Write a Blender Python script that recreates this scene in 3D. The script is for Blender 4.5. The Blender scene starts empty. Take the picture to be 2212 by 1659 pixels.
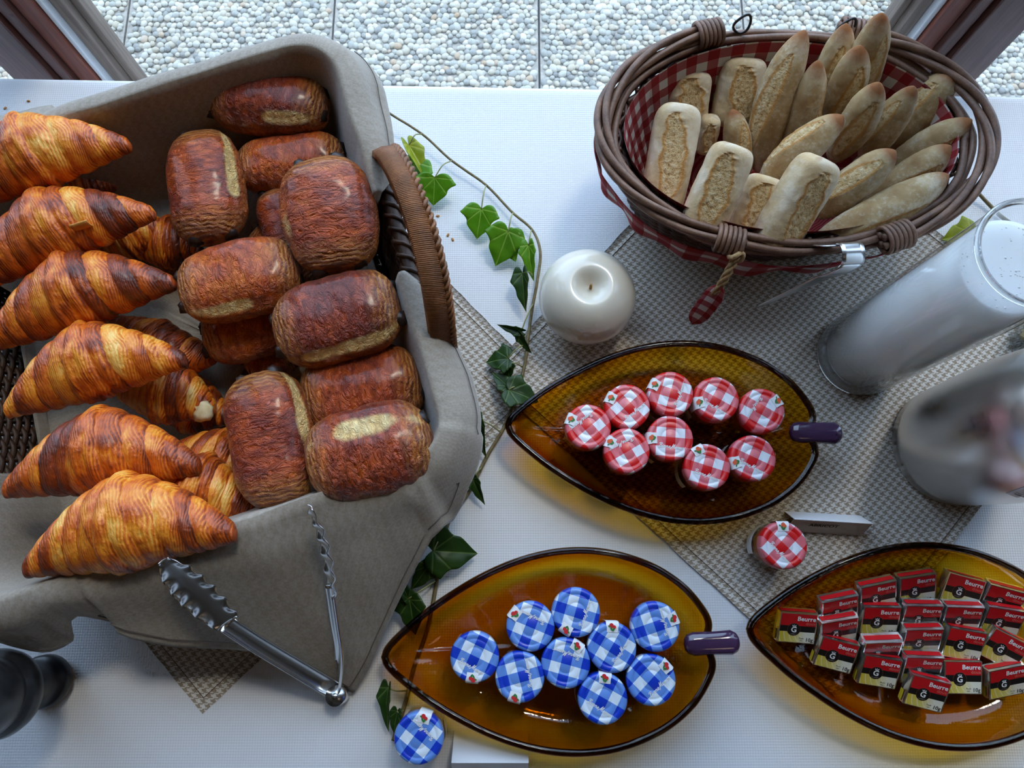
import bpy, bmesh, math, random
from mathutils import Vector, Matrix, Euler, noise
from math import sin, cos, pi, sqrt, radians as R

# ------------------------------------------------------------------ camera
# table top is z = 0, the point under the lens is the origin, +Y runs to the window
F, CX, CY, H, NAD = 1600.0, 1106.0, 829.5, 0.735, (1092.0, 1211.0)
_d = Vector(((NAD[0]-CX)/F, (NAD[1]-CY)/F, 1)).normalized()      # straight down, seen by the lens
_up = -_d
_X = (Vector((1, 0, 0)) - _d*_d.x).normalized()
_Y = _up.cross(_X)
def P(px, py, z=0.0):
    r = Vector(((px-CX)/F, (py-CY)/F, 1))
    w = Vector((r.dot(_X), r.dot(_Y), r.dot(_up)))
    t = (z-H)/w.z
    return Vector((w.x*t, w.y*t, z))

scene = bpy.context.scene
COL = scene.collection
cam_d = bpy.data.cameras.new('camera'); cam = bpy.data.objects.new('camera', cam_d); COL.objects.link(cam)
cam_d.sensor_fit = 'HORIZONTAL'; cam_d.sensor_width = 36; cam_d.lens = F/2212*36
cam_d.clip_start = 0.01; cam_d.clip_end = 100
rows = [Vector((_X.x, _Y.x, _up.x)), Vector((_X.y, _Y.y, _up.y)), Vector((_X.z, _Y.z, _up.z))]   # lens axes in the room
xa, ya, za = rows[0], -rows[1], -rows[2]
cam.matrix_world = Matrix(((xa.x, ya.x, za.x, 0), (xa.y, ya.y, za.y, 0), (xa.z, ya.z, za.z, H), (0, 0, 0, 1)))
scene.camera = cam

# ------------------------------------------------------------------ light
vs = scene.view_settings
vs.view_transform = 'Standard'; vs.look = 'None'; vs.exposure = -0.03; vs.gamma = 1.0; vs.use_curve_mapping = False
world = bpy.data.worlds.new('sky'); scene.world = world; world.use_nodes = True
bg = world.node_tree.nodes['Background']
bg.inputs['Color'].default_value = (0.53, 0.71, 1.0, 1); bg.inputs['Strength'].default_value = 4.2
def lamp(name, kind, energy, color, loc, rot, **kw):
    d = bpy.data.lights.new(name, kind); d.energy = energy; d.color = color
    for k, v in kw.items(): setattr(d, k, v)
    o = bpy.data.objects.new(name, d); o.location = loc; o.rotation_euler = rot; COL.objects.link(o); return o
def aim(v): return Vector(v).normalized().to_track_quat('-Z', 'Y').to_euler()
SUN = lamp('hazy_sun', 'SUN', 0.9, (1.0, 0.90, 0.74), (1, 3, 4), aim((-0.22, -0.44, -0.87)), angle=R(9))
PORTAL = lamp('window_portal', 'AREA', 1.0, (1, 1, 1), (0, 0.645, 0.47), aim((0, -1, 0)), shape='RECTANGLE', size=4.3, size_y=2.4)
PORTAL.data.cycles.is_portal = True
for i, (x, y) in enumerate(((-0.9, -1.3), (0.9, -1.3))):
    lamp('ceiling_spot', 'AREA', 0.6, (1.0, 0.72, 0.45), (x, y, 1.72), aim((0, 0.35, -1)), shape='DISK', size=0.35)
cyc = scene.cycles
cyc.max_bounces = 6; cyc.transparent_max_bounces = 16; cyc.transmission_bounces = 6; cyc.diffuse_bounces = 3; cyc.glossy_bounces = 2
cyc.use_adaptive_sampling = True; cyc.adaptive_threshold = 0.08; cyc.adaptive_min_samples = 12
cyc.caustics_reflective = False; cyc.caustics_refractive = False; cyc.sample_clamp_indirect = 6.0

# ------------------------------------------------------------------ helpers
rnd = random.Random(7)
def link(o, parent=None):
    COL.objects.link(o)
    if parent is not None: o.parent = parent
    return o
def tag(o, label, cat, group=None):
    o['label'] = label; o['category'] = cat
    if group: o['group'] = group
    return o
def empty(name, loc=(0, 0, 0), rot=None):
    o = bpy.data.objects.new(name, None); o.empty_display_size = 0.01; o.location = loc
    if rot is not None: o.rotation_euler = rot
    return link(o)
def thing(name, label, cat, loc=(0, 0, 0), group=None, rot=None):
    return tag(empty(name, loc, rot), label, cat, group)
def structure(o): o['kind'] = 'structure'; return o
def copy_tree(o, parent=None):
    c = o.copy(); COL.objects.link(c); c.parent = parent
    for ch in o.children: copy_tree(ch, c)
    return c
def frame(origin, x, up=(0, 0, 1)):
    x = Vector(x).normalized(); z = Vector(up); z = (z - x*z.dot(x)).normalized(); y = z.cross(x)
    o = Vector(origin)
    return Matrix(((x.x, y.x, z.x, o.x), (x.y, y.y, z.y, o.y), (x.z, y.z, z.z, o.z), (0, 0, 0, 1)))

class MB:
    """collects geometry of ONE part"""
    def __init__(s): s.v = []; s.f = []; s.m = []; s.a = {}
    def add(s, vs, fs, mi=0, **attr):
        b = len(s.v); s.v += [Vector(p) for p in vs]
        for f in fs: s.f.append([i+b for i in f]); s.m.append(mi)
        for k, vals in attr.items(): s.a.setdefault(k, {}).update({b+i: x for i, x in enumerate(vals)})
        return s
    def box(s, a, b, mi=0, mat=None):
        x0, y0, z0 = a; x1, y1, z1 = b
        vs = [Vector(p) for p in ((x0, y0, z0), (x1, y0, z0), (x1, y1, z0), (x0, y1, z0), (x0, y0, z1), (x1, y0, z1), (x1, y1, z1), (x0, y1, z1))]
        if mat is not None: vs = [mat @ p for p in vs]
        return s.add(vs, [(0, 3, 2, 1), (4, 5, 6, 7), (0, 1, 5, 4), (1, 2, 6, 5), (2, 3, 7, 6), (3, 0, 4, 7)], mi)
    def tube(s, pts, r, n=6, closed=False, mi=0, cap=True, flat=None):
        pts = [Vector(p) for p in pts]; N = len(pts); rad = r if callable(r) else (lambda t: r)
        vs = []; nrm = None
        for i, p in enumerate(pts):
            t = ((pts[(i+1) % N] - pts[i-1]) if closed else (pts[min(i+1, N-1)] - pts[max(i-1, 0)]))
            if t.length < 1e-12: t = Vector((0, 0, 1))
            t.normalize()
            if nrm is None: nrm = t.orthogonal().normalized()
            nrm = nrm - t*nrm.dot(t)
            nrm = nrm.normalized() if nrm.length > 1e-9 else t.orthogonal().normalized()
            b = t.cross(nrm); rr = rad(i/max(1, N-1))
            for k in range(n):
                a = 2*pi*k/n; vs.append(p + nrm*cos(a)*rr + b*sin(a)*rr)
        fs = []
        for i in range(N if closed else N-1):
            j = (i+1) % N
            for k in range(n): k2 = (k+1) % n; fs.append((i*n+k, i*n+k2, j*n+k2, j*n+k))
        if cap and not closed: fs.append(tuple(range(n))[::-1]); fs.append(tuple((N-1)*n+k for k in range(n)))
        return s.add(vs, fs, mi)
    def lathe(s, prof, n=32, mi=0, c=(0, 0), mod=None):
        vs = []; idx = []
        for (r, z) in prof:
            if r < 1e-7: idx.append([len(vs)]*n); vs.append(Vector((c[0], c[1], z)))
            else:
                row = []
                for k in range(n):
                    a = 2*pi*k/n; p = Vector((c[0]+r*cos(a), c[1]+r*sin(a), z))
                    if mod: p = mod(p, a, r, z)
                    row.append(len(vs)); vs.append(p)
                idx.append(row)
        fs = []
        for i in range(len(prof)-1):
            A, B = idx[i], idx[i+1]
            for k in range(n):
                k2 = (k+1) % n; q = [A[k], A[k2], B[k2], B[k]]; u = []
                for x in q:
                    if x not in u: u.append(x)
                if len(u) > 2: fs.append(tuple(u))
        return s.add(vs, fs, mi)
    def grid(s, fn, nu, nv, mi=0, wrap=False, co=None):
        vs = [fn(i/(nu if wrap else nu-1), j/(nv-1)) for i in range(nu) for j in range(nv)]; fs = []
        for i in range(nu if wrap else nu-1):
            k = (i+1) % nu
            for j in range(nv-1): fs.append((i*nv+j, k*nv+j, k*nv+j+1, i*nv+j+1))
        at = {}
        if co: at['co2'] = [co(i/(nu if wrap else nu-1), j/(nv-1)) for i in range(nu) for j in range(nv)]
        return s.add(vs, fs, mi, **at)
    def mesh(s, name, mats, smooth=True, off=None):
        me = bpy.data.meshes.new(name)
        o = Vector(off) if off is not None else Vector((0, 0, 0))
        me.from_pydata([tuple(p-o) for p in s.v], [], s.f)
        for m in (mats if isinstance(mats, (list, tuple)) else [mats]): me.materials.append(m)
        me.polygons.foreach_set('material_index', s.m)
        me.polygons.foreach_set('use_smooth', [smooth]*len(s.f))
        for k, d in s.a.items():
            first = next(iter(d.values()))
            if isinstance(first, (tuple, list, Vector)):
                at = me.attributes.new(k, 'FLOAT_VECTOR', 'POINT')
                flat = []
                for i in range(len(s.v)): flat += list(d.get(i, (0, 0, 0)))
                at.data.foreach_set('vector', flat)
            else:
                at = me.attributes.new(k, 'FLOAT', 'POINT'); at.data.foreach_set('value', [float(d.get(i, 0)) for i in range(len(s.v))])
        me.validate(); me.update()
        return me
    def build(s, name, mats, parent=None, smooth=True, world=False, sharp=None):
        off = parent.location if (world and parent is not None) else None
        me = s.mesh(name, mats, smooth, off)
        if sharp: me.set_sharp_from_angle(angle=R(sharp))
        return link(bpy.data.objects.new(name, me), parent)
def obj(name, me, parent=None, mw=None):
    o = bpy.data.objects.new(name, me); link(o, parent)
    if mw is not None: o.matrix_world = mw
    return o
def bevel(o, w, n=2):
    m = o.modifiers.new('bevel', 'BEVEL'); m.width = w; m.segments = n; m.limit_method = 'ANGLE'; return o
def interp(tab, x):
    if x <= tab[0][0]: return tab[0][1]
    for (a, va), (b, vb) in zip(tab, tab[1:]):
        if x <= b: return va + (vb-va)*(x-a)/(b-a)
    return tab[-1][1]
def catmull(pts, n=8, closed=False):
    pts = [Vector(p) for p in pts]; N = len(pts); out = []
    for i in range(N if closed else N-1):
        p0 = pts[i-1] if (closed or i > 0) else pts[0]*2-pts[1]
        p1 = pts[i]; p2 = pts[(i+1) % N]
        p3 = pts[(i+2) % N] if (closed or i+2 < N) else p2*2-p1
        for k in range(n):
            t = k/n
            out.append(0.5*((2*p1) + (p2-p0)*t + (2*p0-5*p1+4*p2-p3)*t*t + (3*p1-p0-3*p2+p3)*t**3))
    if not closed: out.append(pts[-1])
    return out
def nz(p, s=1.0, seed=0): return noise.noise(Vector((p[0]*s+seed*7.13, p[1]*s-seed*3.7, p[2]*s+seed*1.9)))
def sstep(a, b, x):
    t = min(1, max(0, (x-a)/(b-a))); return t*t*(3-2*t)

# ------------------------------------------------------------------ materials
class Mat:
    def __init__(s, name, rough=0.5, color=(0.5, 0.5, 0.5), **kw):
        s.m = bpy.data.materials.new(name); s.m.use_nodes = True; s.nt = s.m.node_tree
        s.b = s.nt.nodes['Principled BSDF']; s.out = s.nt.nodes['Material Output']
        s.set('Roughness', rough); s.set('Base Color', color)
        for k, v in kw.items(): s.set(k.replace('_', ' '), v)
    def set(s, k, v, node=None):
        sock = (node or s.b).inputs[k]
        if isinstance(v, bpy.types.NodeSocket): s.nt.links.new(v, sock)
        elif isinstance(v, (tuple, list)) and sock.type == 'RGBA': sock.default_value = tuple(v) + ((1,) if len(v) == 3 else ())
        else: sock.default_value = v
        return s
    def n(s, typ, ins=None, out=0, **props):
        nd = s.nt.nodes.new('ShaderNode'+typ)
        for k, v in props.items(): setattr(nd, k, v)
        for k, v in (ins or {}).items():
            s.set(k, v, nd)
        return nd.outputs[out]
    def math(s, op, a, b=0.0, c=None):
        ins = {0: a, 1: b}
        if c is not None: ins[2] = c
        return s.n('Math', ins, operation=op)
    def ramp(s, fac, stops, interp='LINEAR'):
        nd = s.nt.nodes.new('ShaderNodeValToRGB'); s.nt.links.new(fac, nd.inputs[0]); cr = nd.color_ramp; cr.interpolation = interp
        while len(cr.elements) < len(stops): cr.elements.new(0.5)
        for e, (p, c) in zip(cr.elements, stops):
            e.position = p; e.color = tuple(c) + ((1,) if len(c) == 3 else ())
        return nd.outputs[0]
    def mix(s, fac, a, b, blend='MIX'):
        nd = s.nt.nodes.new('ShaderNodeMix'); nd.data_type = 'RGBA'; nd.blend_type = blend
        for i, v in ((0, fac), (6, a), (7, b)):
            if isinstance(v, bpy.types.NodeSocket): s.nt.links.new(v, nd.inputs[i])
            elif i == 0: nd.inputs[0].default_value = v
            else: nd.inputs[i].default_value = tuple(v) + ((1,) if len(v) == 3 else ())
        return nd.outputs[2]
    def obj_co(s): return s.n('TexCoord', out=3)
    def attr(s, name, vec=False): return s.n('Attribute', out=1 if vec else 2, attribute_name=name)
    def noise(s, co=None, scale=5.0, detail=4.0, rough=0.55, dist=0.0, out=0):
        ins = {'Scale': scale, 'Detail': detail, 'Roughness': rough, 'Distortion': dist}
        if co is not None: ins['Vector'] = co
        return s.n('TexNoise', ins, out=out)
    def map(s, co, scale=(1, 1, 1), rot=(0, 0, 0), loc=(0, 0, 0)):
        return s.n('Mapping', {'Vector': co, 'Scale': scale, 'Rotation': rot, 'Location': loc})
    def bump(s, h, strength=0.3, dist=0.001, normal=None):
        ins = {'Height': h, 'Strength': strength, 'Distance': dist}
        if normal is not None: ins['Normal'] = normal
        o = s.n('Bump', ins); s.set('Normal', o); return o
    def xyz(s, co):
        nd = s.nt.nodes.new('ShaderNodeSeparateXYZ'); s.nt.links.new(co, nd.inputs[0]); return nd.outputs

def srgb(r, g, b):
    f = lambda c: (c/255/12.92) if c/255 <= 0.04045 else ((c/255+0.055)/1.055)**2.4
    return (f(r), f(g), f(b))

def houndstooth(m, x, y, a):
    """2/2 twill of four dark and four light threads; a = repeat in metres -> 1 on the dark tooth"""
    k = 8.0/a
    X = m.math('FLOOR', m.math('MULTIPLY', x, k)); Y = m.math('FLOOR', m.math('MULTIPLY', y, k))
    wx = m.math('LESS_THAN', m.math('FLOORED_MODULO', X, 8.0), 3.5)
    wy = m.math('LESS_THAN', m.math('FLOORED_MODULO', Y, 8.0), 3.5)
    over = m.math('LESS_THAN', m.math('FLOORED_MODULO', m.math('ADD', X, Y), 4.0), 1.5)
    return m.math('ADD', m.math('MULTIPLY', wx, over), m.math('MULTIPLY', wy, m.math('SUBTRACT', 1.0, over)))

def make_cloth():
    m = Mat('white_damask', 0.85, (0.80, 0.80, 0.82)); co = m.obj_co()
    c = m.xyz(m.map(co, rot=(0, 0, R(45))))
    k = 2*pi/0.0034
    w = m.math('MULTIPLY', m.math('SINE', m.math('MULTIPLY', c[0], k)), m.math('SINE', m.math('MULTIPLY', c[1], k)))
    big = m.noise(co, 9, 3)
    m.set('Base Color', m.ramp(m.math('ADD', m.math('MULTIPLY', w, 0.35), 0.5), [(0.0, (0.80, 0.80, 0.815)), (0.6, (0.84, 0.84, 0.85))]))
    h = m.math('ADD', w, m.math('MULTIPLY', big, 4.0)); m.bump(h, 0.22, 0.0005)
    m.set('Sheen Weight', 0.2); return m.m
def make_mat():
    m = Mat('houndstooth_weave', 0.9); co = m.obj_co(); c = m.xyz(co)
    h = houndstooth(m, c[0], c[1], 0.0064)
    tw = m.math('SINE', m.math('MULTIPLY', m.math('ADD', c[0], c[1]), 2*pi/0.0016))
    fine = m.noise(co, 900, 2)
    light = m.ramp(fine, [(0.3, srgb(214, 206, 196)), (0.7, srgb(238, 232, 224))])
    dark = m.ramp(fine, [(0.3, srgb(146, 130, 110)), (0.7, srgb(176, 159, 139))])
    m.set('Base Color', m.mix(h, light, dark))
    m.bump(m.math('ADD', m.math('MULTIPLY', tw, 0.5), m.math('ADD', h, fine)), 0.3, 0.0005); return m.m
def make_liner():
    m = Mat('taupe_napkin', 0.95); c = m.xyz(m.attr('co2', True)); co = m.obj_co()
    h = houndstooth(m, c[0], c[1], 0.0066)
    f = m.noise(co, 500, 3); g = m.noise(co, 25, 4)
    base = m.ramp(m.math('ADD', m.math('MULTIPLY', f, 0.6), m.math('MULTIPLY', g, 0.4)), [(0.3, srgb(138, 126, 111)), (0.7, srgb(168, 157, 142))])
    m.set('Base Color', m.mix(m.math('MULTIPLY', h, 0.13), base, srgb(196, 189, 180)))
    m.set('Sheen Weight', 0.35); m.set('Sheen Roughness', 0.4)
    m.bump(m.math('ADD', f, m.math('MULTIPLY', g, 0.6)), 0.25, 0.0006); return m.m
def make_gingham(name, a, full, half, white, lid=False):
    m = Mat(name, 0.35 if lid else 0.9)
    c = m.xyz(m.obj_co() if lid else m.attr('co2', True))
    def stripe(x, ph=0.0): return m.math('LESS_THAN', m.math('FRACT', m.math('ADD', m.math('MULTIPLY', x, 0.5/a), ph)), 0.5)
    sx, sy = stripe(c[0], 0.25 if lid else 0), stripe(c[1], 0.45 if lid else 0)
    tot = m.math('MULTIPLY', m.math('ADD', sx, sy), 0.5)
    th = m.math('MULTIPLY', m.math('SINE', m.math('MULTIPLY', c[0], 2*pi/0.0008)), m.math('SINE', m.math('MULTIPLY', c[1], 2*pi/0.0008)))
    halfc = m.mix(m.math('ADD', m.math('MULTIPLY', th, 0.25), 0.5), half, tuple(x*0.86 for x in half))
    col = m.mix(m.math('GREATER_THAN', tot, 0.25), white, m.mix(m.math('GREATER_THAN', tot, 0.75), halfc, full))
    m.set('Base Color', col)
    if lid: m.set('Coat Weight', 0.25); m.set('Coat Roughness', 0.25)
    else: m.bump(th, 0.3, 0.0004)
    return m.m
def make_wicker(name, dark, light, rough=0.55):
    m = Mat(name, rough); co = m.obj_co(); n1 = m.noise(co, 60, 4); n2 = m.noise(co, 500, 3)
    m.set('Base Color', m.ramp(m.math('ADD', m.math('MULTIPLY', n1, 0.7), m.math('MULTIPLY', n2, 0.3)), [(0.3, dark), (0.7, light)]))
    m.bump(n2, 0.3, 0.0006); return m.m
def make_croissant():
    m = Mat('croissant_crust', 0.38); f = m.attr('fr'); tone = m.attr('tone'); co = m.obj_co(); info = m.n('ObjectInfo', out=5)
    x = m.xyz(co)[0]
    n1 = m.noise(co, 45, 3, 0.6); n2 = m.noise(m.map(co, scale=(1, 0.35, 0.35)), 240, 3, 0.7); n3 = m.noise(co, 16, 2)
    lam = m.math('SINE', m.math('MULTIPLY', m.math('ADD', x, m.math('MULTIPLY', n3, 0.030)), 2*pi/0.0023))
    edge = m.math('POWER', f, 5.0)
    t = m.math('ADD', m.math('MULTIPLY', tone, 0.34), m.math('ADD', m.math('MULTIPLY', n1, 0.70), m.math('MULTIPLY', n2, 0.30)))
    t = m.math('ADD', t, m.math('MULTIPLY', m.math('SUBTRACT', info, 0.5), 0.10))
    t = m.math('ADD', t, m.math('MULTIPLY', m.math('MULTIPLY', lam, m.math('MULTIPLY', f, n2)), 0.16))
    t = m.math('ADD', t, m.math('MULTIPLY', edge, 0.12))
    col = m.ramp(t, [(0.36, srgb(255, 204, 108)), (0.50, srgb(246, 154, 44)), (0.64, srgb(212, 98, 16)), (0.80, srgb(140, 54, 12)), (1.0, srgb(72, 27, 11))])
    m.set('Base Color', col); m.set('Roughness', m.ramp(n2, [(0.3, (0.30,)*3), (0.7, (0.6,)*3)]))
    m.set('Coat Weight', 0.18); m.set('Coat Roughness', 0.22)
    m.bump(m.math('ADD', m.math('MULTIPLY', m.math('MULTIPLY', lam, f), 0.14), m.math('ADD', m.math('MULTIPLY', n2, 1.2), m.math('MULTIPLY', n1, 1.5))), 0.8, 0.0022); return m.m
def make_pain():
    m = Mat('chocolate_bread_crust', 0.35); co = m.obj_co(); u = m.attr('uu'); pale = m.attr('pale'); flank = m.attr('flank')
    info = m.n('ObjectInfo', out=5)
    st = m.map(co, scale=(1, 0.45, 1))
    n1 = m.noise(co, 30, 3, 0.6); n2 = m.noise(st, 165, 4, 0.70, 0.7); n3 = m.noise(co, 12, 2)
    lam = m.math('SINE', m.math('MULTIPLY', m.math('ADD', u, m.math('ADD', m.math('MULTIPLY', n3, 0.30), m.math('MULTIPLY', n1, 0.28))), 2*pi*13))
    end = m.math('SMOOTH_MIN', 1.0, m.math('MAXIMUM', 0.0, m.math('MULTIPLY', m.math('SUBTRACT', m.math('ADD', u, m.math('MULTIPLY', n1, 0.30)), 0.66), 3.2)), 0.1)
    top = m.ramp(m.math('ADD', m.math('ADD', m.math('MULTIPLY', n1, 0.6), m.math('MULTIPLY', n2, 0.4)), m.math('MULTIPLY', m.math('SUBTRACT', info, 0.5), 0.2)),
                 [(0.26, srgb(244, 132, 32)), (0.42, srgb(200, 84, 18)), (0.56, srgb(136, 44, 12)), (0.78, srgb(72, 24, 12))])
    endc = m.ramp(m.math('ADD', m.math('MULTIPLY', lam, 0.13), n2), [(0.3, srgb(216, 152, 70)), (0.55, srgb(168, 94, 34)), (0.8, srgb(98, 48, 20))])
    c = m.mix(m.math('MULTIPLY', end, m.ramp(n1, [(0.35, (1,)*3), (0.75, (0.55,)*3)])), top, endc)
    c = m.mix(m.math('MULTIPLY', flank, m.ramp(n1, [(0.3, (0.85,)*3), (0.7, (0.35,)*3)])), c, m.ramp(n2, [(0.3, srgb(226, 142, 52)), (0.7, srgb(168, 84, 26))]))
    pm = m.ramp(m.math('ADD', pale, m.math('MULTIPLY', m.math('SUBTRACT', n1, 0.5), 0.7)), [(0.34, (0,)*3), (0.74, (1,)*3)])
    c = m.mix(pm, c, m.ramp(n2, [(0.3, srgb(244, 190, 104)), (0.7, srgb(255, 226, 160))]))
    m.set('Base Color', c); m.set('Roughness', m.ramp(n2, [(0.3, (0.28,)*3), (0.7, (0.6,)*3)]))
    m.set('Coat Weight', 0.4); m.set('Coat Roughness', 0.18)
    m.bump(m.math('ADD', m.math('MULTIPLY', n2, 2.2), m.math('MULTIPLY', m.math('MULTIPLY', lam, end), 0.14)), 1.0, 0.0046); return m.m
def make_bread(name, rustic):
    m = Mat(name, 0.8); co = m.obj_co(); sl = m.attr('slash'); tip = m.attr('tip')
    n1 = m.noise(co, 40, 3); n2 = m.noise(co, 260, 3, 0.7); n3 = m.noise(co, 16, 3)
    crust = m.ramp(n1, [(0.3, srgb(150, 112, 66)), (0.5, srgb(176, 146, 100)), (0.7, srgb(196, 172, 132))] if rustic else
                       [(0.28, srgb(178, 142, 92)), (0.5, srgb(204, 178, 136)), (0.7, srgb(216, 198, 168))])
    flour = m.ramp(m.math('ADD', m.math('MULTIPLY', n3, 0.6), m.math('MULTIPLY', n2, 0.4)), [(0.46, (0,)*3), (0.62, (0.75,)*3)])
    c = m.mix(flour, crust, srgb(220, 208, 188))
    c = m.mix(m.ramp(m.math('ADD', tip, m.math('MULTIPLY', m.math('SUBTRACT', n1, 0.5), 0.6)), [(0.45, (0,)*3), (0.85, (1,)*3)]), c, srgb(146, 92, 48))
    if rustic:
        seed = m.math('ADD', m.n('TexVoronoi', {'Vector': m.n('VectorMath', {0: co, 1: m.n('VectorMath', {0: m.noise(co, 300, 2, out=1), 3: 0.006}, operation='SCALE')}, operation='ADD'), 'Scale': 95.0}, out=0), m.ramp(n3, [(0.45, (0.3,)*3), (0.6, (0,)*3)]))
        c = m.mix(m.ramp(seed, [(0.10, (0.8,)*3), (0.17, (0,)*3)]), c, srgb(78, 62, 44))
    crumb = m.ramp(n2, [(0.30, srgb(150, 108, 58)), (0.45, srgb(200, 166, 112)), (0.65, srgb(222, 200, 158))])
    edge = m.ramp(sl, [(0.25, (0,)*3), (0.42, (1,)*3)])
    c = m.mix(edge, c, m.mix(m.ramp(sl, [(0.45, (0,)*3), (0.7, (1,)*3)]), srgb(188, 134, 66), crumb))
    m.set('Base Color', c)
    m.bump(m.math('ADD', m.math('MULTIPLY', n2, m.math('ADD', 0.5, m.math('MULTIPLY', sl, 3.0))), n1), 0.6, 0.0012)
    return m.m
def make_glass(name, tint=None, density=0.0, rough=0.0, bump=0.0, ior=1.5, body=(1, 1, 1)):
    m = Mat(name); nt = m.nt
    nt.nodes.remove(m.b)
    tr = nt.nodes.new('ShaderNodeBsdfTransparent'); tr.inputs[0].default_value = tuple(body)+(1,)
    gl = nt.nodes.new('ShaderNodeBsdfGlossy'); gl.inputs['Roughness'].default_value = rough
    f0 = ((ior-1)/(ior+1))**2                    # Schlick's law, the same from both faces
    fc = m.n('LayerWeight', {'Blend': 0.5}, out=1)
    fr = m.math('MULTIPLY_ADD', m.math('POWER', fc, 5.0), 1-f0, f0)
    mx = nt.nodes.new('ShaderNodeMixShader')
    nt.links.new(fr, mx.inputs[0]); nt.links.new(tr.outputs[0], mx.inputs[1]); nt.links.new(gl.outputs[0], mx.inputs[2])
    if bump:
        b = nt.nodes.new('ShaderNodeBump'); b.inputs['Strength'].default_value = bump; b.inputs['Distance'].default_value = 0.0015
        m.set('Height', m.noise(m.obj_co(), 110, 3), b); nt.links.new(b.outputs[0], gl.inputs['Normal'])
    nt.links.new(mx.outputs[0], m.out.inputs['Surface'])
    if tint:
        va = nt.nodes.new('ShaderNodeVolumeAbsorption'); va.inputs['Color'].default_value = tuple(tint)+(1,); va.inputs['Density'].default_value = density
        nt.links.new(va.outputs[0], m.out.inputs['Volume'])
    return m.m
def make_steel(name, rough, aniso=0.0, base=(0.62, 0.61, 0.60)):
    m = Mat(name, rough, base, Metallic=1.0); co = m.obj_co()
    n = m.noise(co, 20, 3)
    if aniso:
        b = m.noise(m.map(co, scale=(1, 1, 60)), 30, 3)
        m.bump(b, 0.03, 0.0003); m.set('Anisotropic', aniso); m.set('Tangent', m.n('Tangent', direction_type='RADIAL', axis='Z'))
        m.set('Roughness', m.ramp(n, [(0.35, (rough*0.92,)*3), (0.7, (rough*1.1,)*3)]))
    return m.m
def make_wood(name, c0, c1, rough=0.4):
    m = Mat(name, rough); co = m.obj_co(); g = m.noise(m.map(co, scale=(60, 60, 2.5)), 4, 5, 0.65)
    m.set('Base Color', m.ramp(g, [(0.3, c0), (0.7, c1)])); m.bump(g, 0.25, 0.0008); return m.m
def plain(name, c, rough=0.5, **kw): return Mat(name, rough, c, **kw).m
def noisy(name, c0, c1, scale=40, rough=0.6, bump=0.2, dist=0.001, **kw):
    m = Mat(name, rough, **kw); n = m.noise(m.obj_co(), scale, 4)
    m.set('Base Color', m.ramp(n, [(0.3, c0), (0.7, c1)])); m.bump(n, bump, dist); return m.m

M = {}
M['cloth'] = make_cloth(); M['mat'] = make_mat(); M['liner'] = make_liner()
M['ging'] = make_gingham('red_gingham_cotton', 0.0112, srgb(142, 14, 22), srgb(166, 84, 84), srgb(206, 200, 194))
M['lid_red'] = make_gingham('red_check_lid', 0.0088, srgb(214, 22, 26), srgb(228, 112, 122), srgb(232, 236, 244), True)
M['lid_blue'] = make_gingham('blue_check_lid', 0.0088, srgb(14, 58, 190), srgb(104, 150, 226), srgb(228, 238, 248), True)
M['wick_dark'] = make_wicker('dark_rattan', srgb(40, 24, 14), srgb(86, 54, 30))
M['wick_mid'] = make_wicker('brown_rattan', srgb(92, 54, 26), srgb(160, 102, 56), 0.45)
M['willow'] = make_wicker('brown_willow', srgb(84, 58, 44), srgb(142, 106, 84), 0.5)
M['willow_dark'] = make_wicker('dark_willow', srgb(58, 38, 30), srgb(98, 66, 52), 0.5)
M['croissant'] = make_croissant(); M['pain'] = make_pain()
M['choc'] = noisy('dark_chocolate', srgb(20, 12, 9), srgb(52, 32, 22), 200, 0.45, 0.6)
M['ciabatta'] = make_bread('floured_roll_crust', False); M['baguette'] = make_bread('seeded_roll_crust', True)
M['amber'] = make_glass('amber_glass', (0.93, 0.78, 0.0), 600, 0.02, 0.12)
M['amber_rim'] = make_glass('amber_rim_glass', (0.62, 0.45, 0.0), 1500, 0.02, 0.05)
_p = Mat('purple_glass', 0.10, (0.10, 0.045, 0.12)); _p.set('Transmission Weight', 0.45); _p.set('Coat Weight', 0.8); _p.set('Coat Roughness', 0.04); M['purple'] = _p.m
M['clear'] = make_glass('clear_glass', None, 0, 0.0, 0, 1.45, (0.985, 0.99, 0.985))
M['pane'] = make_glass('window_glass', None, 0, 0.0, 0, 1.45, (0.97, 0.985, 0.98))
M['steel'] = make_steel('polished_steel', 0.26, 0, (0.80, 0.80, 0.79)); M['brushed'] = make_steel('brushed_steel', 0.30, 0.65, (0.74, 0.72, 0.70))
M['foil'] = make_steel('silver_foil', 0.30, 0, (0.95, 0.95, 0.94))
M['wood_dark'] = make_wood('dark_stained_wood', srgb(72, 42, 36), srgb(112, 72, 62), 0.35)
M['wood_red'] = make_wood('reddish_wood', srgb(104, 52, 40), srgb(148, 84, 66), 0.4)
M['wood_grey'] = make_wood('weathered_wood', srgb(112, 96, 86), srgb(150, 134, 120), 0.6)
M['black'] = plain('black_lacquer', (0.012, 0.012, 0.013), 0.3)
M['white'] = plain('white_gasket', (0.75, 0.77, 0.78), 0.5)
M['card'] = plain('white_card', (0.82, 0.82, 0.84), 0.7)
M['paper'] = plain('white_paper', (0.84, 0.84, 0.84), 0.6)
M['ink'] = plain('black_ink', (0.01, 0.01, 0.012), 0.6)
M['wall'] = noisy('warm_plaster', (0.10, 0.075, 0.055), (0.14, 0.105, 0.08), 12, 0.9, 0.1)
M['floorm'] = noisy('brown_floor', (0.16, 0.10, 0.065), (0.24, 0.15, 0.10), 8, 0.5, 0.1)

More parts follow.
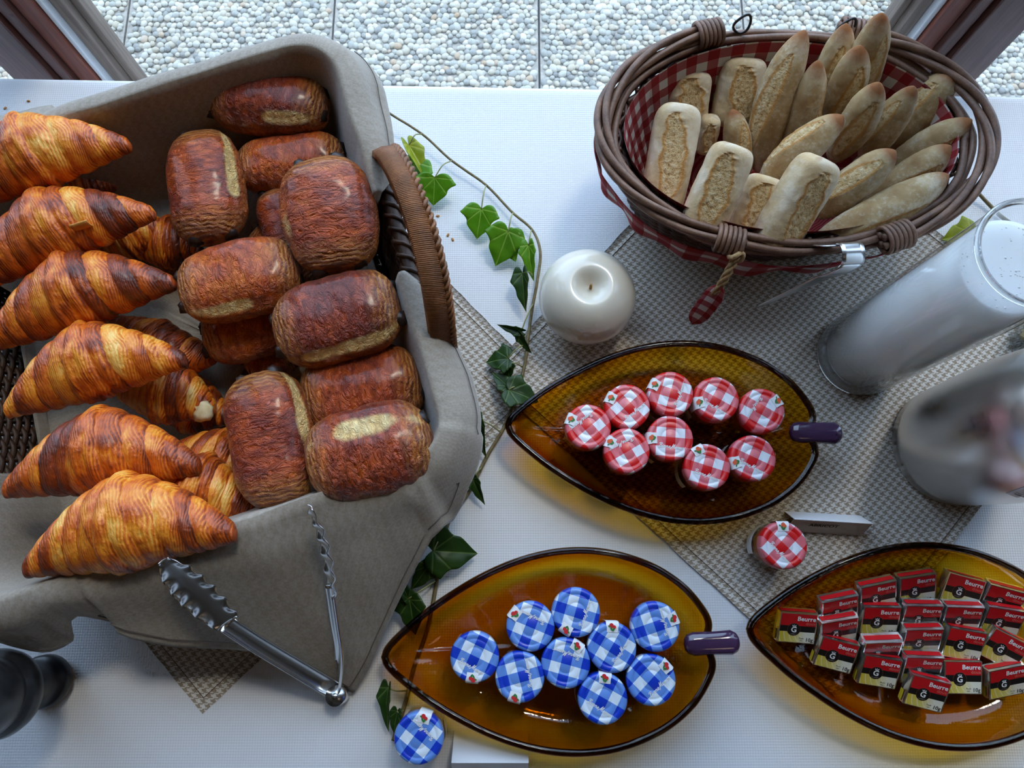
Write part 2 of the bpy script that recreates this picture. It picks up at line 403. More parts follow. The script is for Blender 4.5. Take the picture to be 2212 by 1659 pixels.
# ------------------------------------------------------------------ the room
WT = 1.70                                        # head of the glazing
FL = -0.76                                       # floor level, table height 0.76
ROT = -R(0.85)                                   # the table edge runs a touch off the lens's axis
def rz(x, y, z=0.0): return Vector((x*cos(ROT)-y*sin(ROT), x*sin(ROT)+y*cos(ROT), z))
WY = 0.56                                        # inner face of the glazing
def shell(name, a, b, mat):
    o = MB().box(a, b).build(name, mat, smooth=False); o.rotation_euler = (0, 0, ROT); return structure(o)
shell('floor', (-2.2, -3.6, FL-0.05), (2.2, WY+0.06, FL), M['floorm'])
shell('ceiling', (-2.2, -3.6, 1.76), (2.2, WY+0.10, 1.82), M['wall'])
shell('wall_left', (-2.28, -3.6, FL), (-2.2, WY+0.10, 1.76), M['wall'])
shell('wall_right', (2.2, -3.6, FL), (2.28, WY+0.10, 1.76), M['wall'])
shell('wall_front', (-2.28, -3.68, FL), (2.28, -3.6, 1.76), M['wall'])
shell('wall_back', (-2.2, WY, WT), (2.2, WY+0.10, 1.76), M['wall'])

win = structure(empty('window_1', (0, WY, FL), (0, 0, ROT)))
def wbox(name, x0, x1, y0, y1, z0, z1, mat, parent, bev=0.0015):
    o = MB().box((x0, y0, z0-FL), (x1, y1, z1-FL)).build(name, mat, parent, smooth=False); bevel(o, bev, 2); return o
def mullion(cx, sgn):
    """one post between two panes: beads, gaskets and boards, from the glass inwards; sgn = side of the main pane"""
    m = wbox('mullion', cx-0.040, cx+0.040, 0.030, 0.085, FL, WT, M['wood_dark'], win)
    X = lambda a, b: tuple(sorted((cx+sgn*a, cx+sgn*b)))
    wbox('panel_board', *X(-0.019, 0.019), 0.004, 0.031, FL, WT, M['wood_dark'], m)
    wbox('edge_board', *X(0.0225, 0.036), 0.010, 0.031, FL, WT, M['wood_dark'], m)
    wbox('casement_strip', *X(0.037, 0.058), 0.018, 0.050, FL, WT, M['wood_red'], m)
    wbox('gasket', *X(0.059, 0.065), 0.024, 0.052, FL, WT, M['white'], m)
    wbox('glazing_bead', *X(0.0655, 0.079), 0.034, 0.060, FL, WT, M['wood_grey'], m)
    wbox('outer_bead', *X(0.0795, 0.089), 0.046, 0.066, FL, WT, M['wood_grey'], m)
    wbox('edge_board', *X(-0.038, -0.0225), 0.010, 0.031, FL, WT, M['wood_dark'], m)
    return m
XR, XL = 0.526, -0.572
mullion(XR, -1); mullion(XL, 1)
for x in (-1.66, 1.62): wbox('mullion', x-0.06, x+0.06, 0.0, 0.07, FL, WT, M['wood_dark'], win)
wbox('bottom_rail', -2.2, 2.2, 0.0, 0.07, FL, FL+0.09, M['wood_dark'], win)
wbox('top_rail', -2.2, 2.2, 0.0, 0.07, WT-0.06, WT, M['wood_dark'], win)
for x0, x1 in ((-2.2, -1.72), (-1.60, XL-0.041), (XL+0.067, XR-0.067), (XR+0.041, 1.56), (1.68, 2.2)):
    o = MB().box((x0, 0.054, 0.09), (x1, 0.060, WT-0.06-FL)).build('pane', M['pane'], win, smooth=False)

# ------------------------------------------------------------------ terrace of pebble-dashed slabs outside
TZ = -0.80
terrace = structure(empty('terrace', (0, 1.2, TZ), (0, 0, 0)))
slab_m = noisy('slab_mortar', srgb(138, 132, 122), srgb(176, 170, 158), 90, 0.9, 0.5, 0.003)
peb_m = Mat('washed_pebble', 0.6)
_r = peb_m.n('ObjectInfo', out=5)
_cell = peb_m.attr('tone')
_pn = peb_m.noise(peb_m.obj_co(), 120, 3)
peb_m.set('Base Color', peb_m.mix(peb_m.math('MULTIPLY', _pn, 0.35), peb_m.ramp(_cell, [(0.0, srgb(120, 120, 114)), (0.18, srgb(160, 160, 148)), (0.5, srgb(194, 190, 174)), (0.8, srgb(182, 170, 144)), (0.93, srgb(218, 214, 202)), (1.0, srgb(176, 146, 108))]), srgb(150, 146, 138)))
peb_m = peb_m.m
def pebble_verts(sub):
    bm = bmesh.new(); bmesh.ops.create_icosphere(bm, subdivisions=sub, radius=1)
    bm.verts.ensure_lookup_table(); v = [p.co.copy() for p in bm.verts]; f = [tuple(x.index for x in q.verts) for q in bm.faces]; bm.free(); return v, f
PV, PF = pebble_verts(2)
S0 = 0.495; XS = [-0.912-S0 + i*S0 for i in range(-1, 7)]
YS = [0.66, 1.08+0.30, 1.38+S0]
jr = random.Random(3)
cand = []
slabs = []
yy = [0.62, 0.885, 1.38, 1.875]
for i in range(len(XS)-1):
    for j in range(len(yy)-1):
        g = 0.0025
        x0, x1, y0, y1 = XS[i]+g, XS[i+1]-g, yy[j]+g, yy[j+1]-g
        s = MB().box((x0, y0-1.2, -0.04), (x1, y1-1.2, -0.002)).build('paving_slab', slab_m, terrace, smooth=False)
        slabs.append(s)
        if y0 > 1.4 or y1 < 0.9: continue
        st = 0.0142; nx = int((x1-x0)/st); ny = int((y1-y0)/st)
        for a in range(nx):
            for b in range(ny):
                px = x0 + (a+0.5+0.5*(b % 2)*0.9+jr.uniform(-0.3, 0.3))*st; py = y0 + (b+0.5+jr.uniform(-0.3, 0.3))*st
                rr = jr.uniform(0.0058, 0.0100)
                if x0+rr < px < x1-rr and y0+rr < py < y1-rr: cand.append((px, py, rr, s))
# the ones that show largest lie nearest, in front of the left pane and right of the right post
def in_view(c):
    p = Vector((c[0], c[1], TZ-H)); q = p.x*_X + p.y*_Y + p.z*_up
    return CX+F*q.x/q.z, CY+F*q.y/q.z
vis = []
for c in cand:
    u, v = in_view(c)
    if 0 < u < 2212 and v > 0: vis.append((c, u, v))
vis.sort(key=lambda e: -e[0][2] - (0.004 if (e[1] < 640 or e[1] > 1960) else 0))
own = set(id(e[0]) for e in vis[:300])
peb_meshes = []
for k in range(24):
    tone = jr.random(); b = MB()
    b.add([Vector((p.x*(1+0.18*nz(p, 1.3, k)), p.y*(1+0.18*nz(p, 1.3, k+50)), p.z*0.62)) for p in PV], PF, tone=[tone]*len(PV)); peb_meshes.append(b.mesh('pebble', peb_m))
rest = MB()
PV1, PF1 = pebble_verts(1) if False else (PV, PF)
bulk_v = []; bulk_f = []; bulk_t = []
for c in cand:
    px, py, rr, s = c
    el = jr.uniform(0.9, 1.35); a = jr.uniform(0, pi)
    if id(c) in own:
        o = obj('pebble', peb_meshes[jr.randrange(24)], s); o.location = (px, py-1.2, jr.uniform(-0.0012, 0.0012)); o.scale = (rr*el, rr, rr); o.rotation_euler = (0, 0, a)
    else:
        b = len(bulk_v); ca, sa = cos(a), sin(a); tn = jr.random(); zz = jr.uniform(-0.001, 0.001)
        for p in PV1:
            x, y = p.x*rr*el, p.y*rr; bulk_v.append(Vector((px+x*ca-y*sa, py-1.2+x*sa+y*ca, zz+p.z*rr*0.62)))
        bulk_t += [tn]*len(PV1)
        bulk_f += [tuple(i+b for i in f) for f in PF1]
rest.v = bulk_v; rest.f = bulk_f; rest.m = [0]*len(bulk_f); rest.a = {'tone': dict(enumerate(bulk_t))}
o = rest.build('pebbles', peb_m, terrace); o['kind'] = 'stuff'
g = MB().box((-8, 1.88, TZ-0.05), (8, 9, TZ-0.003)).box((-8, 0.0+0.64, TZ-0.06), (8, 1.88, TZ-0.041)).build('paving_bed', slab_m, terrace, smooth=False, world=True)

# ------------------------------------------------------------------ table and cloth
EDGE = 0.5165
table = thing('dining_table', 'buffet table set against the window under the white cloth', 'table', rz(0, 0, FL), rot=(0, 0, ROT))
tm = make_wood('table_wood', (0.10, 0.055, 0.03), (0.18, 0.10, 0.055))
MB().box((-0.98, -0.72, -FL-0.030), (0.98, EDGE-0.006, -FL-0.0022)).build('table_top', tm, table, smooth=False)
for sx in (-0.90, 0.90):
    for sy in (-0.64, 0.43): MB().box((sx-0.03, sy-0.03, 0.0), (sx+0.03, sy+0.03, -FL-0.0305)).build('leg', tm, table, smooth=False)
def cloth_pt(u, v):
    # v runs from the far hem, up over the edge and across the table
    x = -1.0+2.0*u
    d = v*1.75
    hang = 0.28
    if d < hang: y, z = EDGE+0.003+0.004*sin(x*23)*(1-d/hang), -(hang-d)-0.004
    elif d < hang+0.012:
        a = (d-hang)/0.012*pi/2; y, z = EDGE+0.003-0.004*(1-cos(a)), -0.004+0.004*sin(a)
    else: y, z = EDGE-0.001-(d-hang-0.012), 0.0
    if y < -0.73: z = -0.004 - (-0.73-y); y = -0.73
    zz = z - 0.0008
    return rz(x, y, zz)
tc = MB().grid(cloth_pt, 41, 300).build('tablecloth', M['cloth'])
so = tc.modifiers.new('thick', 'SOLIDIFY'); so.thickness = 0.0012; so.offset = -1
tag(tc, 'white diamond-weave tablecloth covering the whole buffet table', 'tablecloth')

# ------------------------------------------------------------------ two houndstooth mats
def houndstooth_mat(label, corner, ux, vx, n, z):
    """square woven mat: corner, its two edge directions"""
    ux = Vector(ux+(0,)); vx = Vector(vx+(0,)); S = 0.449
    root = thing('placemat', label, 'placemat', (corner[0], corner[1], z), 'houndstooth mats')
    root.rotation_euler = (0, 0, math.atan2(ux.y, ux.x))
    sg = 1 if ux.x*vx.y-ux.y*vx.x > 0 else -1
    rr = random.Random(n)
    def fn(i, j):
        x, y = i*S, j*S
        e = min(i, 1-i, j, 1-j)
        wob = 0.0012*(nz((x, y, 0), 60, n))
        return Vector((x+(wob if e < 0.01 else 0), sg*(y+(wob if e < 0.01 else 0)), 0.0006+0.0012*sstep(0, 0.012, e)))
    top = MB().grid(fn, 61, 61)
    b = len(top.v)
    rim = [i*61 for i in range(61)] + [60*61+j for j in range(1, 61)] + [i*61+60 for i in range(59, -1, -1)] + [j for j in range(59, 0, -1)]
    low = [Vector((top.v[k].x, top.v[k].y, 0)) for k in rim]
    top.add(low, [])
    L = len(rim)
    for k in range(L): top.f.append([rim[k], rim[(k+1) % L], b+(k+1) % L, b+k]); top.m.append(0)
    top.build('woven_cloth', M['mat'], root)
    hem = MB(); i0, i1 = 0.010, S-0.010
    hem.tube([Vector((x, sg*y, 0.0020)) for x, y in ((i0, i0), (i1, i0), (i1, i1), (i0, i1))], 0.0005, 5, closed=True)
    hem.build('hem_seam', plain('hem_thread', srgb(120, 106, 92), 0.9), root)
    return root
houndstooth_mat('beige houndstooth mat lying under the pastry basket, its corner pointing to the lower left', (-0.278, -0.137), (0.7230, 0.6908), (-0.6908, 0.7230), 1, 0.0003)
houndstooth_mat('beige houndstooth mat under the bread basket, milk carafe and steel jug', (-0.0269+0.004, 0.1837), (0.682, 0.731), (0.731, -0.682), 2, 0.0025)

# ------------------------------------------------------------------ pastry basket
E1, E2 = Vector((0.951, 0.309, 0)), Vector((-0.309, 0.951, 0))       # along the front rim / towards the window
def ST(s, t, z=0.0): return E1*s + E2*t + Vector((0, 0, z))
def rounded_rect(s0, s1, t0, t1, rad, n):
    """n points round the rectangle, even spacing, with outward normals"""
    poly = []
    for cx, cy, a0 in ((s1-rad, t0+rad, -90), (s1-rad, t1-rad, 0), (s0+rad, t1-rad, 90), (s0+rad, t0+rad, 180)):
        for k in range(9): a = R(a0+90*k/8); poly.append((cx+rad*cos(a), cy+rad*sin(a), cos(a), sin(a)))
    poly.append(poly[0]); L = [0]
    for a, b in zip(poly, poly[1:]): L.append(L[-1]+math.hypot(b[0]-a[0], b[1]-a[1]))
    out = []; j = 0
    for i in range(n):
        d = L[-1]*i/n
        while L[j+1] < d: j += 1
        f = (d-L[j])/(L[j+1]-L[j]); a, b = poly[j], poly[j+1]
        nx, ny = a[2]+(b[2]-a[2])*f, a[3]+(b[3]-a[3])*f; l = math.hypot(nx, ny)
        out.append((a[0]+(b[0]-a[0])*f, a[1]+(b[1]-a[1])*f, nx/l, ny/l, d))
    return out
BS0, BS1, BT0, BT1, RIM = -0.425, -0.006, 0.088, 0.500, 0.118
bask = thing('pastry_basket', 'dark woven rectangular basket holding croissants and chocolate pastries', 'basket', ST(-0.21, 0.30, 0.004))
wall = MB()
NR = 21
for r in range(NR):
    z = 0.010+r*0.0052; ins = 0.024*(1-z/RIM)
    pts = rounded_rect(BS0+ins, BS1-ins, BT0+ins, BT1-ins, 0.05, 336)
    wall.tube([ST(s+nx*0.0021*cos(pi*(i//1)/3.0+pi*r), t+ny*0.0021*cos(pi*(i//1)/3.0+pi*r), z) for i, (s, t, nx, ny, d) in enumerate(pts)], 0.0030, 5, closed=True)
wall.build('woven_wall', M['wick_dark'], bask, world=True)
up = MB()
for i in range(0, 336, 3):
    lo = rounded_rect(BS0+0.024, BS1-0.024, BT0+0.024, BT1-0.024, 0.05, 336)[i] if i == 0 else LO[i]
    if i == 0: LO = rounded_rect(BS0+0.024, BS1-0.024, BT0+0.024, BT1-0.024, 0.05, 336); HI = rounded_rect(BS0, BS1, BT0, BT1, 0.05, 336)
    up.tube([ST(LO[i][0], LO[i][1], 0.006), ST(HI[i][0], HI[i][1], RIM)], 0.0018, 5)
up.build('stakes', M['wick_dark'], bask, world=True)
base = MB()
for k in range(64):
    t = BT0+0.030+k*(BT1-BT0-0.060)/63
    base.tube([ST(BS0+0.026+(BS1-BS0-0.052)*q/28, t, 0.0085+0.0014*cos(pi*q+pi*k)) for q in range(29)], 0.0030, 4)
base.build('woven_base', M['wick_dark'], bask, world=True)
rimb = MB()
pts = rounded_rect(BS0-0.003, BS1+0.003, BT0-0.003, BT1+0.003, 0.05, 420)
rimb.tube([ST(p[0], p[1], RIM) for p in pts], 0.0062, 8, closed=True)
for ph in range(2):
    rimb.tube([ST(p[0]+p[2]*0.0072*cos(i*0.9+pi*ph), p[1]+p[3]*0.0072*cos(i*0.9+pi*ph), RIM+0.0072*sin(i*0.9+pi*ph)) for i, p in enumerate(pts)], 0.0021, 5, closed=True)
rimb.build('braided_rim', M['wick_dark'], bask, world=True)
# arched side handle: flat wrapped strap with a braid along its outer edge
hp = catmull([ST(0.0, 0.386, 0.075), ST(0.002, 0.379, 0.118), ST(0.007, 0.358, 0.156), ST(0.012, 0.318, 0.179), ST(0.014, 0.274, 0.185), ST(0.012, 0.234, 0.173), ST(0.007, 0.206, 0.146), ST(0.003, 0.194, 0.112), ST(0.001, 0.190, 0.075)], 14)
handle = empty('handle', hp[0]); handle.parent = bask; handle.location = hp[0]-bask.location
core = MB(); wrap = MB(); braid = MB()
HW = 0.0092
secs = []
for i, p in enumerate(hp):
    t = (hp[min(i+1, len(hp)-1)]-hp[max(i-1, 0)]).normalized(); w = (E1-t*E1.dot(t)).normalized(); n = t.cross(w)
    secs.append((p, t, w, n))
vs, fs = [], []
for p, t, w, n in secs:
    for a, b in ((-1, -1), (1, -1), (1, 1), (-1, 1)): vs.append(p+w*HW*0.85*a+n*0.0032*b)
for i in range(len(secs)-1):
    for k in range(4): fs.append((i*4+k, i*4+(k+1) % 4, i*4+4+(k+1) % 4, i*4+4+k))
core.add(vs, fs); core.build('strap_core', M['wick_dark'], handle)
for i, (p, t, w, n) in enumerate(secs):
    for h in (0, 0.5):
        if i+1 >= len(secs): continue
        q = p+(secs[i+1][0]-p)*h; sk = t*0.0009
        ring = [q+w*HW*a+n*0.0046*b+sk*c for a, b, c in ((-1, 0, -1), (-0.85, 0.8, -1), (0, 1.05, 0), (0.85, 0.8, 1), (1, 0, 1), (0.85, -0.8, 1), (0, -1.05, 0), (-0.85, -0.8, -1))]
        wrap.tube(ring, 0.0011, 5, closed=True)
wrap.build('strap_wrapping', M['wick_mid'], handle)
for ph in range(3):
    braid.tube([p+w*(HW+0.0012+0.0026*cos(i*0.95+ph*2*pi/3))+n*0.0042*sin((i*0.95+ph*2*pi/3)*1.0) for i, (p, t, w, n) in enumerate(secs)], 0.0019, 5)
braid.build('edge_braid', M['wick_mid'], handle)
for o in handle.children:
    o.data.transform(Matrix.Translation(-hp[0]))

# ------------------------------------------------------------------ napkin lining the pastry basket
O_FRONT = [(-0.425, 0.016), (-0.405, 0.022), (-0.385, 0.034), (-0.365, 0.030), (-0.350, 0.016), (-0.341, 0.014), (-0.330, 0.024), (-0.312, 0.044), (-0.285, 0.062), (-0.2565, 0.074), (-0.225, 0.088), (-0.195, 0.115), (-0.169, 0.148), (-0.145, 0.128), (-0.117, 0.101), (-0.085, 0.070), (-0.06, 0.047), (-0.03, 0.022), (0.0, 0.014)]
def liner_params(s, t):
    """(how far up the inner wall, how far out over the rim, extra height of the fold)"""
    front = t < BT0+0.03; back = t > BT1-0.03; right = s > BS1-0.03; left = s < BS0+0.03
    up_, out, ex = 1.0, 0.018, 0.004
    if front: out = interp(O_FRONT, s); ex = 0.009
    elif back: out = interp([(BS0, 0.062), (-0.34, 0.056), (-0.26, 0.026), (-0.20, 0.020), (BS1, 0.020)], s); ex = interp([(BS0, 0.002), (-0.33, 0.006), (-0.22, 0.012), (-0.10, 0.018), (BS1, 0.020)], s)
    elif right:
        up_ = interp([(0.10, 1), (0.246, 1), (0.264, 0.30), (0.332, 0.30), (0.350, 1), (0.5, 1)], t)
        out = interp([(0.10, 0.014), (0.16, 0.020), (0.235, 0.013), (0.26, 0.0), (0.336, 0.0), (0.352, 0.006), (0.40, 0.014), (0.47, 0.020)], t)
        ex = interp([(0.11, 0.006), (0.25, 0.004), (0.34, 0.006), (0.40, 0.014), (0.48, 0.020)], t)
    elif left:
        up_ = interp([(0.11, 1), (0.185, 0.9), (0.205, 0.12), (0.40, 0.12), (0.43, 0.9), (0.5, 1)], t)
        out = interp([(0.11, 0.016), (0.19, 0.004), (0.21, 0), (0.42, 0), (0.5, 0.018)], t)
    return up_, out, ex
def liner_point(pt, q):
    s, t, nx, ny, d = pt
    up_, out, ex = liner_params(s, t)
    ins = 0.030
    rimz = RIM+0.0105+ex
    # stages: floor (q<.2), wall (.2-.6), fold (.6-.7), outside
    tilt = ex*0.30                                   # tall folds lean outwards
    def wallp(f): return (s-nx*(ins*(1-f)+0.007-tilt*f), t-ny*(ins*(1-f)+0.007-tilt*f), 0.017+(rimz-0.017)*f)
    if q < 0.2:
        f = q/0.2; k = ins+0.007; a_, b_ = s-nx*k, t-ny*k
        p = (-0.21+(a_+0.21)*(0.03+0.97*f), 0.30+(b_-0.30)*(0.03+0.97*f), 0.0165+0.0005*f)
    elif q < 0.6: p = wallp((q-0.2)/0.4*up_*(0.985 if out > 0 else 1))
    else:
        if out <= 1e-4: p = wallp(up_*(0.995-0.0*q))
        else:
            g = (q-0.6)/0.4; o = out*g + 0.0
            c = sstep(0, 0.22, g)
            oo = -0.007*(1-c)+0.0095*c*min(1, out/0.010) + o + tilt
            drop = 0.0
            drop = min(rimz-0.0058, (rimz-0.006)*(o/0.150)**0.85*(1.0 if out > 0.03 else 1.0) + (0.9*o if out <= 0.035 else 0))
            hump = 0.0040*sin(pi*min(1, g/0.22)) if g < 0.22 else 0
            p = (s+nx*oo, t+ny*oo, max(0.0055, rimz-drop+hump))
    s2, t2, z = p
    w = 0.0035*nz((d*9, q*3, 0), 1, 1) + 0.0018*nz((d*26, q*6, 0), 1, 2)
    amt = 0.35 if q < 0.2 else (0.8 if q < 0.6 else 1.2*min(1, out/0.03))
    if q > 0.7 and out > 0.03: w += 0.008*sin((q-0.7)/0.3*pi)*nz((d*11, 0, 3), 1, 5); amt = 1.0
    inn = -abs(w)*amt if q < 0.6 else w*amt
    return ST(s2+nx*inn, t2+ny*inn, max(0.0052, z+(w*amt*0.8 if q > 0.6 else (0.0 if q > 0.2 else abs(w)*0.5))))
LP = rounded_rect(BS0+0.003, BS1-0.003, BT0+0.003, BT1-0.003, 0.045, 460)
liner = thing('basket_liner', 'taupe napkin lining the pastry basket and hanging over its front', 'napkin', ST(-0.21, 0.30, 0.0165))
lm = MB(); NQ = 46
lm.grid(lambda u, v: liner_point(LP[int(round(u*460)) % 460], v), 460, NQ, wrap=True, co=lambda u, v: (LP[int(round(u*460)) % 460][0]*0.7+LP[int(round(u*460)) % 460][1]*0.7+v*0.2*LP[int(round(u*460)) % 460][2], LP[int(round(u*460)) % 460][1]*0.7-LP[int(round(u*460)) % 460][0]*0.7+v*0.2*LP[int(round(u*460)) % 460][3], 0))
mid = len(lm.v); lm.add([ST(-0.21, 0.30, 0.0165)], [], co2=[(0, 0, 0)])
for i in range(460): lm.f.append([i*NQ, mid, ((i+1) % 460)*NQ]); lm.m.append(0)
lo = lm.build('napkin_cloth', M['liner'], liner, world=True)
so = lo.modifiers.new('thick', 'SOLIDIFY'); so.thickness = 0.0016; so.offset = 1
thread = plain('napkin_thread', srgb(104, 94, 84), 0.9)
def seam(test, qf, off):
    pts_ = [liner_point(LP[i], qf(LP[i]))+Vector(off) for i, p in enumerate(LP) if test(p)]
    MB().tube(pts_, 0.0005, 5).build('stitched_seam', thread, liner, world=True)
seam(lambda p: p[1] < BT0+0.02 and -0.33 < p[0] < -0.03, lambda p: 0.6+0.4*(1-0.0075/max(0.02, interp(O_FRONT, p[0]))), (0, 0, 0.0022))
seam(lambda p: p[0] > BS1-0.02 and 0.36 < p[1] < 0.48, lambda p: 0.86, (0.0012, 0, 0.0014))
seam(lambda p: p[0] > BS1-0.02 and 0.115 < p[1] < 0.242, lambda p: 0.86, (0.0012, 0, 0.0014))

# ------------------------------------------------------------------ croissants
def croissant_mesh(seed, L=0.165, RR=0.037, bend=0.024):
    r = random.Random(seed); NA, NB = 190, 48; mb = MB(); vs = []; fr = []; tone = []
    edges = {}
    for sd in (-1, 1):                                  # where each wrap of dough ends, on either side
        e = [r.uniform(0.10, 0.16)]
        while e[-1] < 1.0: e.append(e[-1]+(0.185-0.075*e[-1])*r.uniform(0.75, 1.3))
        edges[sd] = (e, [r.uniform(0, 1) for _ in range(len(e)+1)])
    mid_tone = r.uniform(0.05, 0.45)
    t0 = r.uniform(-0.10, 0.06); slant = r.uniform(-0.10, 0.12)
    for i in range(NA):
        t = -1+2*i/(NA-1); at = abs(t); sd = 1 if t > 0 else -1
        x = L/2*t*(1.0-0.05*at*at); y = bend*(1-at**1.6)
        env = 0.17+0.83*(1-at**1.38)
        e, tn = edges[sd]
        for k in range(NB):
            a = 2*pi*k/NB; ca, sa = cos(a), sin(a)
            sk = 0.055*ca*(1-0.5*at) + 0.022*nz((t*3, ca*1.5, sa*1.5), 1, seed)
            p = at+sk
            q = 0
            while q < len(e) and p > e[q]: q += 1
            lo_ = e[q-1] if q else -e[0]; hi_ = e[q] if q < len(e) else 1.3
            f = min(1, max(0, (p-lo_)/(hi_-lo_)))
            if q == 0: f = min(1, max(0, p/hi_))
            step = 0.105*(1-f**1.5)*0.0 + 0.125*sin(pi*(0.10+0.84*f))**0.6 + (0.04 if q == 0 else 0)
            rad = RR*env*(0.89+step+0.05*nz((x*38, ca*1.3, sa*1.3), 1, seed+3)+0.018*nz((x*120, ca*4, sa*4), 1, seed+8))
            tt = mid_tone if q == 0 else tn[q]
            # dark tongue of dough wrapped over the middle, pointing to the near side
            prog = (pi/2-a)/(pi*0.95) if a < pi/2 else (a-pi/2)/(pi*0.62)
            if a >= pi/2 and a < pi*1.28:
                w = 0.115*(1-prog*0.85); tc = t0+slant*prog
                dd = abs(t-tc)/max(0.01, w)
                if dd < 1: rad *= 1.055-0.03*dd**4; tt = 0.45+0.5*prog; f = max(f, dd**3) if False else 0.3+0.7*dd**3
            if at > 0.965: rad *= max(0.12, 1-((at-0.965)/0.035)**2*0.9)
            zz = sa*rad*0.90; yy = ca*rad*1.0
            if zz < 0: zz *= 0.72
            vs.append(Vector((x, y+yy, zz))); fr.append(f); tone.append(tt+0.25*sstep(0.75, 1.0, at))
    fs = []
    for i in range(NA-1):
        for k in range(NB): k2 = (k+1) % NB; fs.append((i*NB+k, i*NB+k2, i*NB+NB+k2, i*NB+NB+k))
    fs.append(tuple(range(NB))[::-1]); fs.append(tuple((NA-1)*NB+k for k in range(NB)))
    mb.add(vs, fs, fr=fr, tone=tone)
    return mb.mesh('croissant', M['croissant'])
def croissant(label, l, rt, zl, zr, seed, width=0.037, roll=0.0, lift=0.0, bend=0.024, group='croissants in the basket'):
    a, b = P(l[0], l[1], zl), P(rt[0], rt[1], zr); d = b-a; L = d.length
    o = obj('croissant', croissant_mesh(seed, L*1.03, width, bend))
    mid_ = (a+b)/2+Vector((0, 0, lift))
    up_ = Matrix.Rotation(roll, 3, d.normalized()) @ Vector((0, 0, 1))
    o.matrix_world = frame(mid_, d, up_)
    tag(o, label, 'croissant', group); return o
croissant('golden croissant nearest the window, its left half cut off by the photo edge', (-110, 455), (289, 312), 0.124, 0.128, 11, 0.036, 0.1)
c2 = croissant('croissant with a curled loose flake under its blunt right tip', (-75, 625), (341, 458), 0.114, 0.121, 12, 0.037)
croissant('croissant touching the glazed pastry with its right tip, third from the window', (-30, 750), (386, 610), 0.108, 0.114, 13, 0.037)
croissant('pale golden croissant with a broad yellow band, fourth from the window', (8, 893), (411, 778), 0.112, 0.112, 14, 0.036)
croissant('brown croissant over the bare wicker, fifth from the window', (4, 1062), (441, 1008), 0.118, 0.118, 15, 0.037)
c6 = croissant('large croissant lying on the folded napkin beside the tongs, nearest the viewer', (48, 1232), (518, 1152), 0.137, 0.142, 16, 0.039)
croissant('dark croissant half hidden under the flaked one, tip at the napkin', (190, 560), (372, 492), 0.050, 0.055, 21, 0.030, bend=0.012)
croissant('small end of a croissant peeping out below the topmost one', (120, 420), (255, 398), 0.052, 0.052, 22, 0.028, bend=0.01)
croissant('shaded croissant lying deep between the third and the glazed pastry', (290, 545), (440, 545), 0.040, 0.045, 23, 0.027, bend=0.01)
croissant('shaded brown croissant under the right tip of the broad-banded one', (225, 690), (475, 775), 0.052, 0.050, 24, 0.032, bend=-0.014)
c10 = croissant('croissant with a torn pale end lying deep in the basket', (255, 850), (468, 885), 0.054, 0.054, 25, 0.031, bend=0.010)
croissant('dark croissant behind the torn one, deep in the basket', (330, 880), (502, 905), 0.030, 0.032, 26, 0.028, bend=0.008)
croissant('shaded croissant under the fifth one, reaching to the upright pastry', (340, 985), (575, 1065), 0.050, 0.050, 27, 0.032, bend=0.012)
croissant('dark croissant tucked behind the large front one by the napkin edge', (300, 1055), (553, 1108), 0.090, 0.088, 28, 0.032, bend=0.010)
flake_m = noisy('pastry_flake', srgb(196, 128, 48), srgb(226, 164, 84), 120, 0.5, 0.4)
fl = MB().grid(lambda u, v: Vector((0.010*(v-0.5), 0.0045*cos(u*pi*1.4), -0.016*u+0.005*sin(u*pi*1.4))), 16, 6)
def flake(o, p, rot, s=1.0):
    f = obj('loose_flake', fl.mesh('loose_flake', flake_m), o); f.matrix_world = Matrix.Translation(p) @ Euler(rot).to_matrix().to_4x4() @ Matrix.Scale(s, 4)
    so = f.modifiers.new('thick', 'SOLIDIFY'); so.thickness = 0.0008
flake(c2, P(178, 494, 0.141), (R(60), 0, R(20)), 1.5)
torn = MB().lathe([(0, -0.006), (0.007, -0.005), (0.010, 0.0), (0.007, 0.004), (0, 0.005)], 14, mod=lambda p, a, r, z: p*(1+0.35*nz(p*300, 1, 4)))
t_ = obj('torn_crumb', torn.mesh('torn_crumb', noisy('white_crumb', srgb(222, 196, 140), srgb(240, 224, 182), 200, 0.8, 0.5)), c10); t_.matrix_world = Matrix.Translation(P(440, 888, 0.062))

